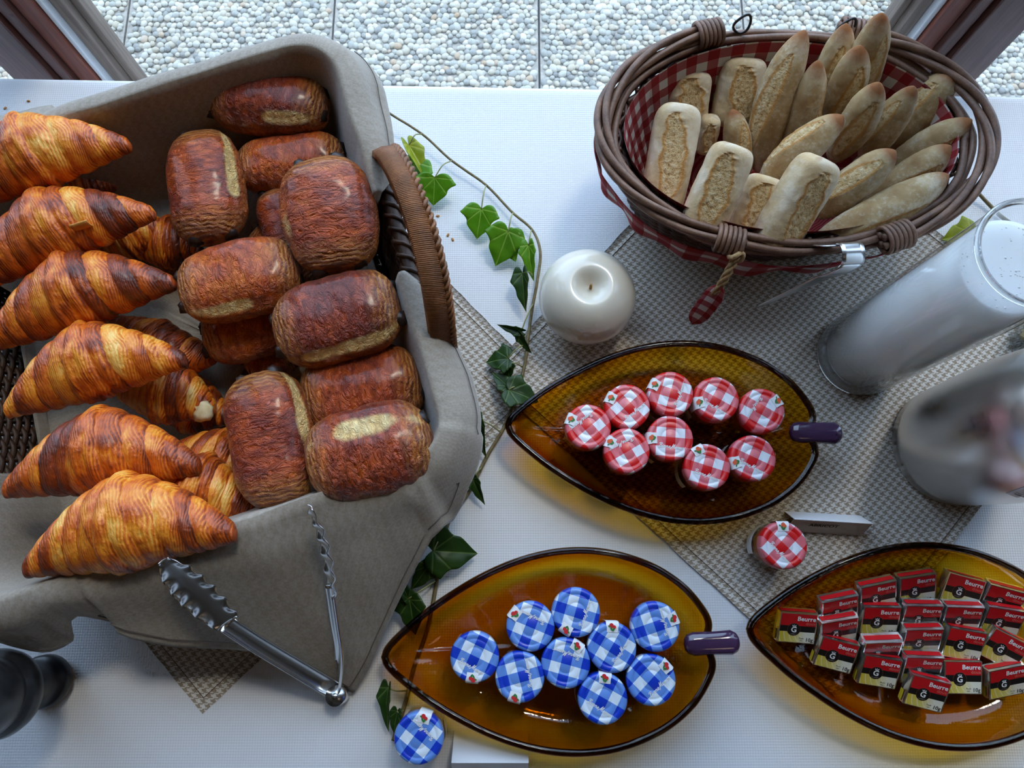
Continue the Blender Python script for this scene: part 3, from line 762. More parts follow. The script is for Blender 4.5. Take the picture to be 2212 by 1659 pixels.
# ------------------------------------------------------------------ pains au chocolat
def pain_mesh(seed, L, W, Hh, pale_side, pale_amt):
    NA, NB = 96, 56; vs = []; uu = []; pl = []; fk_ = []
    r = random.Random(seed); tw = r.uniform(-0.1, 0.1)
    for i in range(NA):
        q = -1+2*i/(NA-1); u = math.copysign(abs(q)**0.72, q)*1.0; au = abs(u)
        sc = max(0.0, 1-au**3.6)**0.40
        if au > 0.999: sc = 0.02
        for k in range(NB):
            a = 2*pi*k/NB; ca, sa = cos(a), sin(a)
            e = 2.0/2.35
            y = math.copysign(abs(ca)**e, ca)*W/2; z = math.copysign(abs(sa)**e, sa)*Hh/2
            if z < 0: z *= 0.8
            f = sc*(1+0.075*nz((u*1.5, ca*1.1, sa*1.1), 1, seed)+0.030*nz((u*4, ca*2.6, sa*2.6), 1, seed+9)+0.012*nz((u*11, ca*7, sa*7), 1, seed+2))
            # the rolled seams: shallow steps round each end
            f *= 1-0.022*(0.5+0.5*cos((au+0.05*nz((ca*2, sa*2, seed), 1, 1))*2*pi*6))*sstep(0.60, 0.92, au)
            # sagging seam along one flank
            da = math.atan2(sin(a-pale_side), cos(a-pale_side))
            f *= 1-0.06*math.exp(-(da/0.22)**2)*(1-au**3)
            x = u*L/2*(1-0.02*abs(nz((ca*2, sa*2, u), 1, seed+4)))
            sag = -0.05*W*(u*u)
            vs.append(Vector((x, y*f+tw*x*0.4, z*f+sag*0.3))); uu.append(au); fk_.append(sstep(0.62, -0.05, sa) if False else 1-sstep(-0.05, 0.62, sa))
            pl.append(pale_amt*math.exp(-(da/0.24)**2)*(1-au**4)*(0.25+0.9*sstep(-0.25, 0.25, nz((u*1.6, seed, 0), 1, seed+6))))
    fs = []
    for i in range(NA-1):
        for k in range(NB): k2 = (k+1) % NB; fs.append((i*NB+k, i*NB+k2, i*NB+NB+k2, i*NB+NB+k))
    fs.append(tuple(range(NB))[::-1]); fs.append(tuple((NA-1)*NB+k for k in range(NB)))
    return MB().add(vs, fs, uu=uu, pale=pl, flank=fk_).mesh('chocolate_pastry', M['pain'])
stick = MB().lathe([(0, -0.006), (0.0036, -0.0058), (0.0046, -0.003), (0.0046, 0.003), (0.0036, 0.0062), (0, 0.0066)], 12, mod=lambda p, a, r, z: p*(1+0.22*nz(p*420, 1, 2))).mesh('chocolate_stick', M['choc'])
def pain(label, a, b, width_px, z, seed, pale=(0, 0), roll=0.0, ht=0.050, dz=0.0, visible_ends=(1, 1)):
    A, B = P(a[0], a[1], z-dz), P(b[0], b[1], z+dz); d = B-A; L = d.length
    W = width_px/F*(H-z)*1.10
    o = obj('chocolate_pastry', pain_mesh(seed, L, W, ht, pale[0], pale[1]))
    o.matrix_world = frame((A+B)/2, d, Matrix.Rotation(roll, 3, d.normalized()) @ Vector((0, 0, 1)))
    tag(o, label, 'pastry', 'chocolate pastries in the basket')
    rr = random.Random(seed+5)
    for sx in (-1, 1):
        for sy in (-1, 1):
            c = obj('chocolate_stick', stick, o); c.rotation_euler = (0, R(90)+rr.uniform(-.2, .2), rr.uniform(-.3, .3))
            c.scale = (1.5, 1.5, 1.2); c.location = (sx*(L/2*0.93-rr.uniform(0.002, 0.005)), sy*W*0.20+rr.uniform(-.002, .002), ht*rr.uniform(-0.02, 0.12))
    return o
pain('dark glazed chocolate pastry with a pale patch, in the back corner by the window', (455, 222), (712, 232), 142, 0.098, 131, (2.45, 1.15), 0.0, 0.052)
pain('chocolate pastry standing crosswise left of the back corner, pale seam on its right', (432, 290), (462, 525), 158, 0.098, 32, (0.55, 1.0), 0, 0.052)
pain('glazed chocolate pastry wedged between the back-corner one and the upright one', (512, 365), (748, 345), 130, 0.080, 33, (4.4, 0.3), 0, 0.050)
pain('upright chocolate pastry leaning beside the basket handle', (690, 346), (738, 588), 200, 0.122, 34, (2.6, 0.5), 0.0, 0.056, -0.006)
pain('dark burnt end of a pastry beneath the handle-side one', (600, 415), (640, 560), 110, 0.072, 35, (0, 0), 0, 0.045)
pain('glossy dark pastry with a cream stripe in the middle of the basket', (390, 640), (650, 572), 165, 0.106, 36, (2.6, 0.95), 0, 0.054)
pain('wide glazed chocolate pastry touching the napkin below the handle', (594, 728), (864, 652), 180, 0.116, 37, (2.65, 0.95), 0, 0.056)
pain('shaded pastry lying under the cream-striped middle one', (440, 735), (645, 680), 135, 0.058, 38, (0, 0), 0, 0.048)
pain('glossy red-brown pastry second from the front napkin corner', (652, 872), (916, 812), 170, 0.090, 39, (1.2, 0.2), 0, 0.054)
pain('tall golden chocolate pastry placed lengthwise right of the croissants', (560, 806), (618, 1100), 165, 0.108, 40, (0.45, 1.1), 0, 0.056)
pain('glossy chocolate pastry with an open golden seam at the front napkin corner', (664, 1012), (936, 940), 185, 0.122, 41, (1.15, 1.1), 0, 0.058)
pain('shaded pastry at the bottom below the lengthwise one', (585, 1085), (720, 1065), 110, 0.060, 42, (0, 0), 0, 0.045)
pain('dark pastry deep below the handle-side and middle ones', (540, 520), (700, 600), 120, 0.050, 43, (0, 0), 0, 0.045)
pain('small dark pastry corner deep under the shaded middle one', (530, 795), (640, 760), 90, 0.032, 44, (0, 0), 0, 0.030)

# ------------------------------------------------------------------ bread basket
BC = Vector((0.264, 0.385, 0)); BA, BB_, BZ = 0.160, 0.103, 0.118
def oval(a, ra, rb, z): return Vector((BC.x+ra*cos(a), BC.y+rb*sin(a), z))
bb = thing('bread_basket', 'oval willow basket with two folded handles, full of bread', 'basket', (BC.x, BC.y, 0.0048))
body = MB()
for r in range(19):
    z = 0.010+r*0.0057; k = z/BZ
    ra, rb = 0.128+(BA-0.128)*k, 0.072+(BB_-0.072)*k
    body.tube([oval(2*pi*i/200, ra+0.0022*cos(pi*i/4+pi*r), rb+0.0022*cos(pi*i/4+pi*r), z) for i in range(200)], 0.0032, 5, closed=True)
body.build('woven_wall', M['willow_dark'], bb, world=True)
stk = MB()
for i in range(50):
    a = 2*pi*i/50; stk.tube([oval(a, 0.128, 0.072, 0.006), oval(a, BA, BB_, BZ)], 0.0022, 5)
stk.build('stakes', M['willow_dark'], bb, world=True)
bs = MB()
for k in range(24):
    y = -0.066+k*0.132/23; hw = 0.125*sqrt(max(0.02, 1-(y/0.073)**2))
    bs.tube([(BC.x-hw, BC.y+y, 0.0082), (BC.x+hw, BC.y+y, 0.0082)], 0.0034, 5)
bs.build('woven_base', M['willow_dark'], bb, world=True)
for k, (da, dz, rr) in enumerate(((0.004, 0.002, 0.0036), (0.0105, 0.000, 0.0036), (0.0065, -0.006, 0.0034), (0.011, -0.0075, 0.0034))):
    MB().tube([oval(2*pi*i/160, BA+da+0.0012*sin(i*0.31+k*2), BB_+da+0.0012*sin(i*0.27+k), BZ+dz+0.0012*sin(i*0.23+k*1.7)) for i in range(160)], rr, 7, closed=True).build('rim_rod', M['willow'] if k != 2 else M['willow_dark'], bb, world=True)
def swing_handle(a0, a1, ra, rb, z, cx, nm):
    h = empty('handle', (0, 0, 0)); h.parent = bb
    n = 90
    cen = [Vector((BC.x+cx+ra*cos(a0+(a1-a0)*i/n), BC.y+rb*sin(a0+(a1-a0)*i/n), z+0.006*sin(pi*i/n))) for i in range(n+1)]
    for k in range(4):
        pts = []
        for i, p in enumerate(cen):
            t = (cen[min(i+1, n)]-cen[max(i-1, 0)]).normalized(); side = t.cross(Vector((0, 0, 1))).normalized(); ph = i*0.085+k*pi/2
            pts.append(p+side*0.0058*cos(ph)+Vector((0, 0, 0.0046*sin(ph))))
        MB().tube(pts, lambda t: 0.0035, 7).build('rod', M['willow'], h).location = -bb.location
    for e in (3, n-3):
        p = cen[e]; t = (cen[min(e+2, n)]-cen[max(e-2, 0)]).normalized(); side = t.cross(Vector((0, 0, 1))).normalized(); up_ = Vector((0, 0, 1))
        for q in range(6):
            c = p+t*(q-2.5)*0.0043
            MB().tube([c+side*0.0118*cos(2*pi*j/18)*(1+0.05*nz((q, j, 0), 1, 3))+up_*0.0100*sin(2*pi*j/18) for j in range(18)], 0.0021, 6, closed=True).build('binding', M['willow'], h).location = -bb.location
    return h
swing_handle(R(108), R(254), BA+0.012, BB_+0.012, BZ+0.006, -0.004, 'l')
swing_handle(R(74), R(-68), BA+0.014, BB_+0.013, BZ+0.006, 0.006, 'r')
for px, py in ((1603, 52), (1828, 60)):
    c = P(px, py, BZ+0.016)
    MB().tube([c+Vector((0.0075*cos(a), 0.004*sin(a*2)*0.4, 0.012*sin(a))) for a in [2*pi*i/24 for i in range(24)]], 0.0013, 6, closed=True).build('hanging_loop', M['black'], bb, world=True)
# gingham lining
gl = thing('gingham_lining', 'red and white gingham cloth lining the oval bread basket', 'cloth', (BC.x, BC.y, 0.013))
def lining(u, v):
    a = 2*pi*u; f = v
    k = 1-f
    pleat = 0.0035*sin(a*23+4*nz((cos(a)*2, sin(a)*2, 0), 1, 3))*(1-f)*min(1, f*5+0.2)
    ra = 0.117+(BA-0.117-0.0045)*f**0.8-abs(pleat); rb = 0.062+(BB_-0.062-0.0045)*f**0.8-abs(pleat)
    return oval(a, ra, rb, 0.0135+(BZ+0.006-0.0135)*f)
li = MB().grid(lining, 240, 26, wrap=True, co=lambda u, v: (u*0.86, v*0.125, 0))
c0 = len(li.v); li.add([oval(0, 0, 0, 0.0133)], [], co2=[(0, 0, 0)])
for i in range(240): li.f.append([i*26, c0, ((i+1) % 240)*26]); li.m.append(0)
li.build('inner_lining', M['ging'], gl, world=True)
def skirt(u, v):
    a = R(150)+R(195)*u
    drop = 0.010+0.042*v*(0.55+0.45*sin(u*pi))*(1+0.35*nz((u*9, 0, 0), 1, 6)); wob = 0.0035*sin(a*17)*v+0.003*nz((u*14, v*2, 0), 1, 7)
    out = 0.0175-0.22*drop+wob+0.004
    return oval(a, BA+out, BB_+out, BZ-0.004-drop)
sk = MB().grid(skirt, 150, 10, co=lambda u, v: (u*0.40, v*0.035, 0)).build('outer_skirt', M['ging'], gl, world=True)
so = sk.modifiers.new('thick', 'SOLIDIFY'); so.thickness = 0.0008

# ------------------------------------------------------------------ breads
def roll_mesh(seed, L, W, Hh, slash=True):
    NA, NB = 90, 52; vs = []; sl = []; tp = []
    for i in range(NA):
        q = -1+2*i/(NA-1); u = math.copysign(abs(q)**0.75, q); au = abs(u); sc = max(0.0, 1-au**7)**0.30
        if au > 0.999: sc = 0.02
        for k in range(NB):
            a = 2*pi*k/NB; ca, sa = cos(a), sin(a); e = 2/3.0
            y = math.copysign(abs(ca)**e, ca)*W/2; z = math.copysign(abs(sa)**e, sa)*Hh/2
            f = sc*(1+0.05*nz((u*1.8, ca, sa), 1, seed)+0.02*nz((u*6, ca*3, sa*3), 1, seed+2))
            s_ = 0.0
            if slash and sa > 0:
                yn = (y/(W/2)-0.08*sin(seed)-0.18*u+0.22*nz((u*4, seed, 0), 1, 3))/(0.58*sqrt(max(0.0001, 1-(u/0.80)**2))) if au < 0.795 else 9
                if abs(yn) < 1.25:
                    s_ = max(0, 1-abs(yn)/1.25); f *= 1+0.055*math.exp(-((abs(yn)-1.0)/0.14)**2)-0.085*sstep(0.0, 0.5, 1-abs(yn))
                    s_ = min(1, s_*1.5)
            vs.append(Vector((u*L/2, y*f, z*f))); sl.append(s_); tp.append(0.30*sstep(0.80, 1.0, au)+0.28*sstep(0.55, 1, abs(sa)*abs(ca)*2*au))
    fs = []
    for i in range(NA-1):
        for k in range(NB): k2 = (k+1) % NB; fs.append((i*NB+k, i*NB+k2, i*NB+NB+k2, i*NB+NB+k))
    fs.append(tuple(range(NB))[::-1]); fs.append(tuple((NA-1)*NB+k for k in range(NB)))
    return MB().add(vs, fs, slash=sl, tip=tp).mesh('ciabatta_roll', M['ciabatta'])
def stick_mesh(seed, L, W):
    NA, NB = 100, 40; vs = []; sl = []; tp = []; r = random.Random(seed); sa0 = r.uniform(0.4, 2.6); bow = r.uniform(-0.05, 0.05)
    for i in range(NA):
        q = -1+2*i/(NA-1); u = math.copysign(abs(q)**0.85, q); au = abs(u); sc = max(0.0, 1-au**2.5)**0.66+0.02*(1-au**12)
        if au > 0.999: sc = 0.03
        for k in range(NB):
            a = 2*pi*k/NB; ca, sa = cos(a), sin(a)
            f = sc*(1+0.07*nz((u*2.2, ca, sa), 1, seed)+0.03*nz((u*8, ca*3, sa*3), 1, seed+2))
            da = math.atan2(sin(a-sa0-0.5*u), cos(a-sa0-0.5*u)); s_ = 0.0; w = 0.55*sqrt(max(0.0001, 1-(u/0.72)**2)) if au < 0.715 else 0
            if w > 0.05:
                yn = abs(da)/w
                if yn < 1.3: s_ = min(1, max(0, 1-yn/1.3)*1.4); f *= 1+0.05*math.exp(-((yn-1.0)/0.16)**2)-0.07*sstep(0, 0.5, 1-yn)
            vs.append(Vector((u*L/2, ca*f*W/2+bow*L*(1-u*u), sa*f*W/2*0.86))); sl.append(s_*0.85); tp.append(sstep(0.45, 1.0, u)*0.80+0.15*sstep(0.85, 1, au))
    fs = []
    for i in range(NA-1):
        for k in range(NB): k2 = (k+1) % NB; fs.append((i*NB+k, i*NB+k2, i*NB+NB+k2, i*NB+NB+k))
    fs.append(tuple(range(NB))[::-1]); fs.append(tuple((NA-1)*NB+k for k in range(NB)))
    return MB().add(vs, fs, slash=sl, tip=tp).mesh('baguette_roll', M['baguette'])
def bread(kind, label, a, b, w_px, za, zb, seed, ht=0.034, roll=0.0, ext=1.0):
    A, B = P(a[0], a[1], za), P(b[0], b[1], zb); d = B-A; A = B-d*ext; d = B-A; L = d.length; W = w_px/F*(H-(za+zb)/2)*1.04
    me = roll_mesh(seed, L, W, ht) if kind == 'ciabatta_roll' else stick_mesh(seed, L, W)
    o = obj(kind, me); o.matrix_world = frame((A+B)/2, d, Matrix.Rotation(roll, 3, d.normalized()) @ Vector((0, -0.25, 1)))
    return tag(o, label, 'bread roll' if kind == 'ciabatta_roll' else 'baguette', 'floured rolls in the oval basket' if kind == 'ciabatta_roll' else 'small baguettes in the oval basket')
C_, S_ = 'ciabatta_roll', 'baguette_roll'
bread(C_, 'floured rectangular roll with a wide open slash, leftmost in the oval basket', (1425, 466), (1470, 224), 104, 0.075, 0.120, 51)
bread(C_, 'floured rectangular roll with a long slash, behind the basket front binding', (1505, 512), (1590, 312), 104, 0.100, 0.146, 52)
bread(C_, 'floured roll half hidden between the two slashed front rolls', (1605, 520), (1660, 380), 92, 0.080, 0.112, 53)
bread(C_, 'pale floured roll leaning on the front rim, slash along its right side', (1660, 540), (1778, 340), 112, 0.100, 0.158, 54, roll=0.45)
bread(C_, 'small pale roll standing at the back left of the oval basket', (1478, 280), (1492, 152), 100, 0.060, 0.095, 55)
bread(C_, 'golden roll with a torn slash standing against the back lining', (1580, 275), (1610, 122), 106, 0.060, 0.105, 56)
bread(C_, 'small end of a roll peeping out right of the leftmost slashed roll', (1520, 330), (1537, 250), 46, 0.055, 0.085, 57, ht=0.026)
bread(S_, 'short browned pointed roll end between the floured rolls', (1600, 400), (1582, 236), 66, 0.050, 0.100, 58)
bread(S_, 'long pale brown baguette pointing up left of the other baguettes', (1640, 360), (1738, 64), 92, 0.060, 0.155, 59, ext=1.05)
bread(S_, 'seeded baguette between the long left one and the topmost one', (1765, 300), (1828, 50), 84, 0.055, 0.152, 60)
bread(S_, 'topmost seeded baguette sticking out over the back rim', (1835, 250), (1905, 28), 88, 0.070, 0.178, 61)
bread(S_, 'narrow baguette with a dark tip right of the long left one', (1695, 360), (1768, 130), 72, 0.060, 0.150, 62)
bread(S_, 'rough-slashed baguette with a browned tip in the middle of the basket', (1785, 300), (1858, 98), 86, 0.065, 0.160, 63)
bread(S_, 'small smooth baguette tip nearest the right back rim', (1890, 270), (1930, 106), 70, 0.055, 0.118, 64)
bread(S_, 'baguette with a reddish floury tip and open crumb on its right flank', (1795, 350), (1900, 178), 82, 0.080, 0.165, 65)
bread(S_, 'pale floured baguette with a rounded tip, right of the reddish-tipped one', (1860, 350), (1975, 186), 74, 0.070, 0.150, 66)
bread(S_, 'thick baguette touching the right back rim with its pointed tip', (1915, 345), (2062, 152), 98, 0.055, 0.132, 67)
bread(S_, 'pointed baguette reaching furthest right over the gingham', (1895, 410), (2100, 258), 78, 0.060, 0.128, 68)
bread(S_, 'baguette tucked below the furthest-right one', (1850, 450), (2055, 315), 80, 0.070, 0.130, 69)
bread(S_, 'large seeded baguette lying along the right front rim', (1745, 540), (2050, 378), 92, 0.098, 0.130, 70)
bread(S_, 'short seeded baguette behind the pale leaning roll', (1760, 470), (1935, 325), 84, 0.090, 0.145, 71)
bread(S_, 'floury baguette with ragged slash, left of the reddish-tipped one', (1640, 400), (1822, 250), 82, 0.085, 0.146, 72)
# twine toggle with a gingham tail, tied to the front rim
tg = thing('gingham_toggle', 'gingham ribbon tail tied with twine to the bread basket front', 'ribbon', P(1590, 560, BZ))
a, b = P(1590, 555, BZ+0.006), P(1496, 698, 0.045)
pts = [a+(b-a)*t+Vector((0, -0.004, 0.010))*sin(pi*t) for t in [i/24 for i in range(25)]]
tw = MB()
for k in range(3): tw.tube([p+Vector((0.0028*cos(i*0.8+k*2.1), 0, 0.0028*sin(i*0.8+k*2.1))) for i, p in enumerate(pts[:14])], 0.0019, 6)
tw.build('twine', noisy('jute_twine', srgb(128, 96, 58), srgb(178, 146, 100), 400, 0.9, 0.5), tg, world=True)
MB().tube([a+Vector((0.006*cos(t), 0.002*sin(2*t), 0.005*sin(t))) for t in [2*pi*i/20 for i in range(20)]], 0.0024, 6, closed=True).build('knot', noisy('jute_knot', srgb(140, 108, 70), srgb(186, 156, 112), 400, 0.9, 0.5), tg, world=True)
tl = MB(); dirv = (b-a).normalized(); sd = dirv.cross(Vector((0, 0, 1))).normalized()
def tail(u, v):
    t = 0.42+0.58*u; p = a+(b-a)*t+Vector((0, -0.004, 0.010))*sin(pi*t)
    w = 0.0095*sqrt(max(0.02, 1-(2*u-1)**4)); an = 2*pi*v
    return p+sd*w*cos(an)+Vector((0, 0, 0.0035*sin(an)))
tl.grid(tail, 26, 17, co=lambda u, v: (u*0.10, v*0.075, 0)); tl.build('ribbon_tail', M['ging'], tg, world=True)
# steel bread clip hooked over the rim
cl = thing('bread_tongs', 'flat steel serving tongs hooked over the bread basket rim', 'tongs', P(1840, 560, BZ))
s0 = P(1838, 556, BZ+0.012)
dn = (P(1640, 648, 0.030)-s0); ax = Vector((1, 0.06, 0)).normalized()
def clip_arm(u, v, inner):
    # from the bend over the rim down to a tapering tip
    if inner: p = s0+Vector((-0.012, 0.010, 0.002))+Vector((-0.045, 0.030, -0.055))*u
    else: p = s0+dn*u+Vector((0, -0.004, 0.004))*sin(pi*min(1, u*4))*0.8
    w = 0.0100*(1-0.62*u)
    return p+ax*(v-0.5)*2*w
def clip_bend(u, v):
    an = pi*u; return s0+ax*(v-0.5)*0.020+Vector((0, -0.0085*cos(an)+0.002, 0.0085*sin(an)))+Vector((-0.003, 0.003, 0))*u
for nm, fn, nu in (('outer_blade', lambda u, v: clip_arm(u, v, False)+Vector((0, -0.0065, 0)), 24), ('spring_bend', clip_bend, 14), ('inner_blade', lambda u, v: clip_arm(u, v, True), 14)):
    o = MB().grid(fn, nu, 6).build(nm, M['steel'], cl, world=True); so = o.modifiers.new('thick', 'SOLIDIFY'); so.thickness = 0.0011; so.offset = 0

# ------------------------------------------------------------------ candle
cd = thing('ball_candle', 'cream pearl ball candle with a dimpled top and short wick', 'candle', P(1267, 645, 0.042)-Vector((0, 0, 0.0377)))
prof = []
for i in range(41):
    t = pi*i/40; r_ = 0.0475*sin(t); z_ = 0.042-0.041*cos(t)
    if i > 26: z_ -= 0.0155*math.exp(-(r_/0.0125)**2)+0.002*math.exp(-(r_/0.03)**2)
    prof.append((max(0, r_ if 0 < i < 40 else 0), max(0.0, z_)))
mw = Mat('pearl_wax', 0.28, srgb(226, 218, 200)); mw.set('Subsurface Weight', 0.35); mw.set('Subsurface Radius', (1.0, 0.8, 0.55)); mw.set('Subsurface Scale', 0.012); mw.set('Coat Weight', 0.8); mw.set('Coat Roughness', 0.06); mw.bump(mw.noise(mw.obj_co(), 22, 2), 0.10, 0.003)
MB().lathe(prof, 64).build('wax_body', mw.m, cd).location = (0, 0, 0)
MB().tube([(0, 0, 0.060), (0.0008, 0, 0.066), (0.0004, 0.0004, 0.074)], lambda t: 0.0016-0.0003*t, 8).build('wick', noisy('wick_cotton', srgb(120, 86, 44), srgb(168, 126, 66), 400, 0.8, 0.4), cd)

# ------------------------------------------------------------------ leaf dishes of amber glass
MATZ = 0.0046
HALF = [(0, 0.0), (0.004, 0.0085), (0.018, 0.0215), (0.045, 0.0415), (0.085, 0.0640), (0.125, 0.0790), (0.165, 0.0855), (0.205, 0.0825), (0.243, 0.0695), (0.270, 0.0510), (0.286, 0.0310), (0.2915, 0.0175), (0.2880, 0.0065), (0.2790, 0.0)]
hc = catmull([(x, y, 0) for x, y in HALF], 7)
OUT = hc + [Vector((p.x, -p.y, 0)) for p in hc[-2:0:-1]]
DC = Vector((0.168, 0, 0))
def dish_mesh():
    n = len(OUT); mb = MB(); rows_ = []
    inner = [(0.965, 0.0375), (0.945, 0.0345), (0.92, 0.027), (0.88, 0.0190), (0.82, 0.0128), (0.74, 0.0096), (0.60, 0.0080), (0.40, 0.0074), (0.20, 0.0072), (0.05, 0.0072)]
    outer = [(0.05, 0.0), (0.40, 0.0), (0.62, 0.0), (0.72, 0.0012), (0.80, 0.0046), (0.88, 0.0105), (0.945, 0.0195), (0.985, 0.0290), (1.0, 0.0345), (1.0, 0.0370), (0.992, 0.0390), (0.978, 0.0392)]
    vs = []
    for f, z in inner+outer:
        for i, p in enumerate(OUT):
            q = DC+(p-DC)*f
            zz = z
            if (f, z) in inner: zz += 0.0022*math.exp(-(q.y/0.0022)**2)*(f < 0.9)*sstep(0.0, 0.04, q.x) + 0.0005*nz(q*60, 1, 2)
            vs.append(Vector((q.x, q.y, zz)))
    R_ = len(inner)+len(outer); fs = []
    for r in range(R_-1):
        if r == len(inner)-1: continue
        for i in range(n): j = (i+1) % n; fs.append((r*n+i, r*n+j, (r+1)*n+j, (r+1)*n+i))
    L = (R_-1)*n
    for i in range(n): j = (i+1) % n; fs.append((L+i, L+j, j, i))           # rim back to the inside
    a = (len(inner)-1)*n; b = len(inner)*n
    fs.append(tuple(a+i for i in range(n))); fs.append(tuple(b+i for i in range(n))[::-1])
    mb.add(vs, fs)
    me = mb.mesh('glass_leaf', M['amber'])
    bm = bmesh.new(); bm.from_mesh(me); bmesh.ops.recalc_face_normals(bm, faces=bm.faces); bm.to_mesh(me); bm.free()
    return me
DISH = dish_mesh()
stemb = MB()
prof = [(-0.0245, 0.0), (-0.0238, 0.0048), (-0.0215, 0.0082), (-0.016, 0.0103), (-0.004, 0.0100), (0.008, 0.0103), (0.018, 0.0108), (0.0225, 0.0085), (0.0248, 0.0050), (0.0255, 0.0)]
ring = 20; vs = []
for x, r_ in prof:
    for k in range(ring): a = 2*pi*k/ring; vs.append(Vector((0.2915+x, r_*cos(a), 0.0385+0.0055*sin(a)*min(1, r_/0.008))))
fs = [(i*ring+k, i*ring+(k+1) % ring, (i+1)*ring+(k+1) % ring, (i+1)*ring+k) for i in range(len(prof)-1) for k in range(ring)]
stemb.add(vs, fs)
RIMM = MB().tube([Vector((p.x, p.y, 0.0362)) for p in OUT], 0.0033, 10, closed=True).mesh('rolled_rim', M['amber_rim'])
STEM = stemb.mesh('stem_handle', M['purple'])
bm = bmesh.new(); bm.from_mesh(STEM); bmesh.ops.remove_doubles(bm, verts=bm.verts, dist=1e-6); bmesh.ops.recalc_face_normals(bm, faces=bm.faces); bm.to_mesh(STEM); bm.free()
def dish(label, tip_px, ang, z):
    p = P(tip_px[0], tip_px[1], z+0.038); r = thing('leaf_dish', label, 'dish', (p.x, p.y, z), 'amber glass leaf dishes', (0, 0, R(ang)))
    obj('glass_leaf', DISH, r); obj('rolled_rim', RIMM, r); obj('stem_handle', STEM, r); return r
dish('amber glass leaf dish holding red-checked jam jars', (1097, 918), -1.4, MATZ)
dish('amber glass leaf dish holding blue-checked jam jars', (830, 1420), 2.3, 0.0006)
dish('amber glass leaf dish full of wrapped butter portions', (1620, 1360), -4.0, 0.0030)

# ------------------------------------------------------------------ jam jars
GLY = {'B': ([[(0.0, 1.45), (0.18, 1.85), (0.62, 2.0), (0.55, 1.2), (0.32, 0.25), (0.05, 0.0), (-0.1, 0.2)], [(0.62, 2.0), (1.15, 1.95), (1.15, 1.45), (0.6, 1.1), (1.1, 0.95), (1.12, 0.35), (0.7, 0.0), (0.4, 0.15)]], 1.35),
       'o': ([[(0.8, 0.85), (0.4, 1.0), (0.1, 0.5), (0.4, 0.0), (0.8, 0.25), (0.85, 0.75), (0.65, 0.95), (1.05, 0.85)]], 1.0),
       'n': ([[(0.0, 0.8), (0.14, 1.0), (0.14, 0.0), (0.22, 0.6), (0.5, 1.0), (0.7, 0.8), (0.72, 0.1), (1.0, 0.15)]], 1.0),
       'e': ([[(0.0, 0.25), (0.5, 0.5), (0.72, 0.8), (0.5, 1.0), (0.2, 0.65), (0.25, 0.15), (0.55, 0.0), (0.95, 0.3)]], 0.95),
       'M': ([[(-0.25, -0.5), (0.05, -0.1), (0.45, 1.0), (0.75, 2.1), (0.72, 1.0), (0.78, 0.25), (1.1, 1.2), (1.45, 2.0), (1.36, 1.0), (1.42, 0.15), (1.75, 0.1)]], 1.75),
       'a': ([[(0.78, 0.85), (0.4, 1.0), (0.1, 0.45), (0.35, 0.0), (0.7, 0.35), (0.84, 0.95), (0.78, 0.2), (1.05, 0.15)]], 1.03),
       'm': ([[(0.0, 0.8), (0.12, 1.0), (0.12, 0.0), (0.2, 0.6), (0.4, 1.0), (0.52, 0.8), (0.52, 0.0), (0.6, 0.6), (0.8, 1.0), (0.94, 0.8), (0.94, 0.1), (1.2, 0.15)]], 1.2)}
def script_mesh(text, unit, zoff):
    mb = MB(); x = 0
    tot = sum(GLY[c][1] for c in text if c != ' ')+0.2*text.count(' ')
    for c in text:
        if c == ' ': x += 0.2; continue
        st, w = GLY[c]
        for s_ in st:
            pts = catmull([((x+px+0.25*py-tot/2)*unit, py*unit, zoff) for px, py in s_], 4)
            L = len(pts)
            vs = []
            for i, p in enumerate(pts):
                t = (pts[min(i+1, L-1)]-pts[max(i-1, 0)]).normalized(); nn = Vector((-t.y, t.x, 0)); hw = unit*0.085*(1+0.5*abs(t.y))
                vs += [p+nn*hw, p-nn*hw]
            mb.add(vs, [(2*i, 2*i+1, 2*i+3, 2*i+2) for i in range(L-1)])
        x += w
    mb.add([Vector(((x+0.2-tot/2+0.16*cos(a))*unit+0.25*1.2*unit, (1.1+0.16*sin(a))*unit, zoff)) for a in [2*pi*i/8 for i in range(8)]], [tuple(range(8))])
    return mb.mesh('script_lettering', M['paper'], smooth=False)
LZ = 0.0500
lid_prof = [(0.0195, 0.0365), (0.0207, 0.0362), (0.0212, 0.0372), (0.0212, 0.0465), (0.0208, 0.0482), (0.0198, 0.0493), (0.0182, 0.0497), (0.0168, 0.0496), (0.0160, 0.0493), (0.0152, 0.0490), (0.0144, 0.0492), (0.0135, 0.0494), (0.0092, 0.0494), (0.0086, 0.0491), (0.0078, 0.0491), (0.0072, 0.0494), (0, 0.0494)]
LID = {c: MB().lathe(lid_prof, 56).mesh('lid', M['lid_'+c]) for c in ('red', 'blue')}
TXT = script_mesh('Bonne Maman', 0.00205, 0.04975)
gl_prof = [(0, 0.0), (0.0165, 0.0), (0.0195, 0.0020), (0.0205, 0.005), (0.0205, 0.026), (0.0192, 0.032), (0.0180, 0.0362), (0.0168, 0.0362), (0.0172, 0.032), (0.0186, 0.025), (0.0186, 0.005), (0.0165, 0.0032), (0, 0.003)]
def facet(p, a, r, z):
    if r < 0.0155 or z > 0.0345: return p
    k = cos(((a+pi/8) % (pi/4))-pi/8); return Vector((p.x*cos(pi/8)/k*1.03, p.y*cos(pi/8)/k*1.03, p.z))
JAR = MB().lathe(gl_prof, 48, mod=facet).mesh('jar_glass', M['clear'])
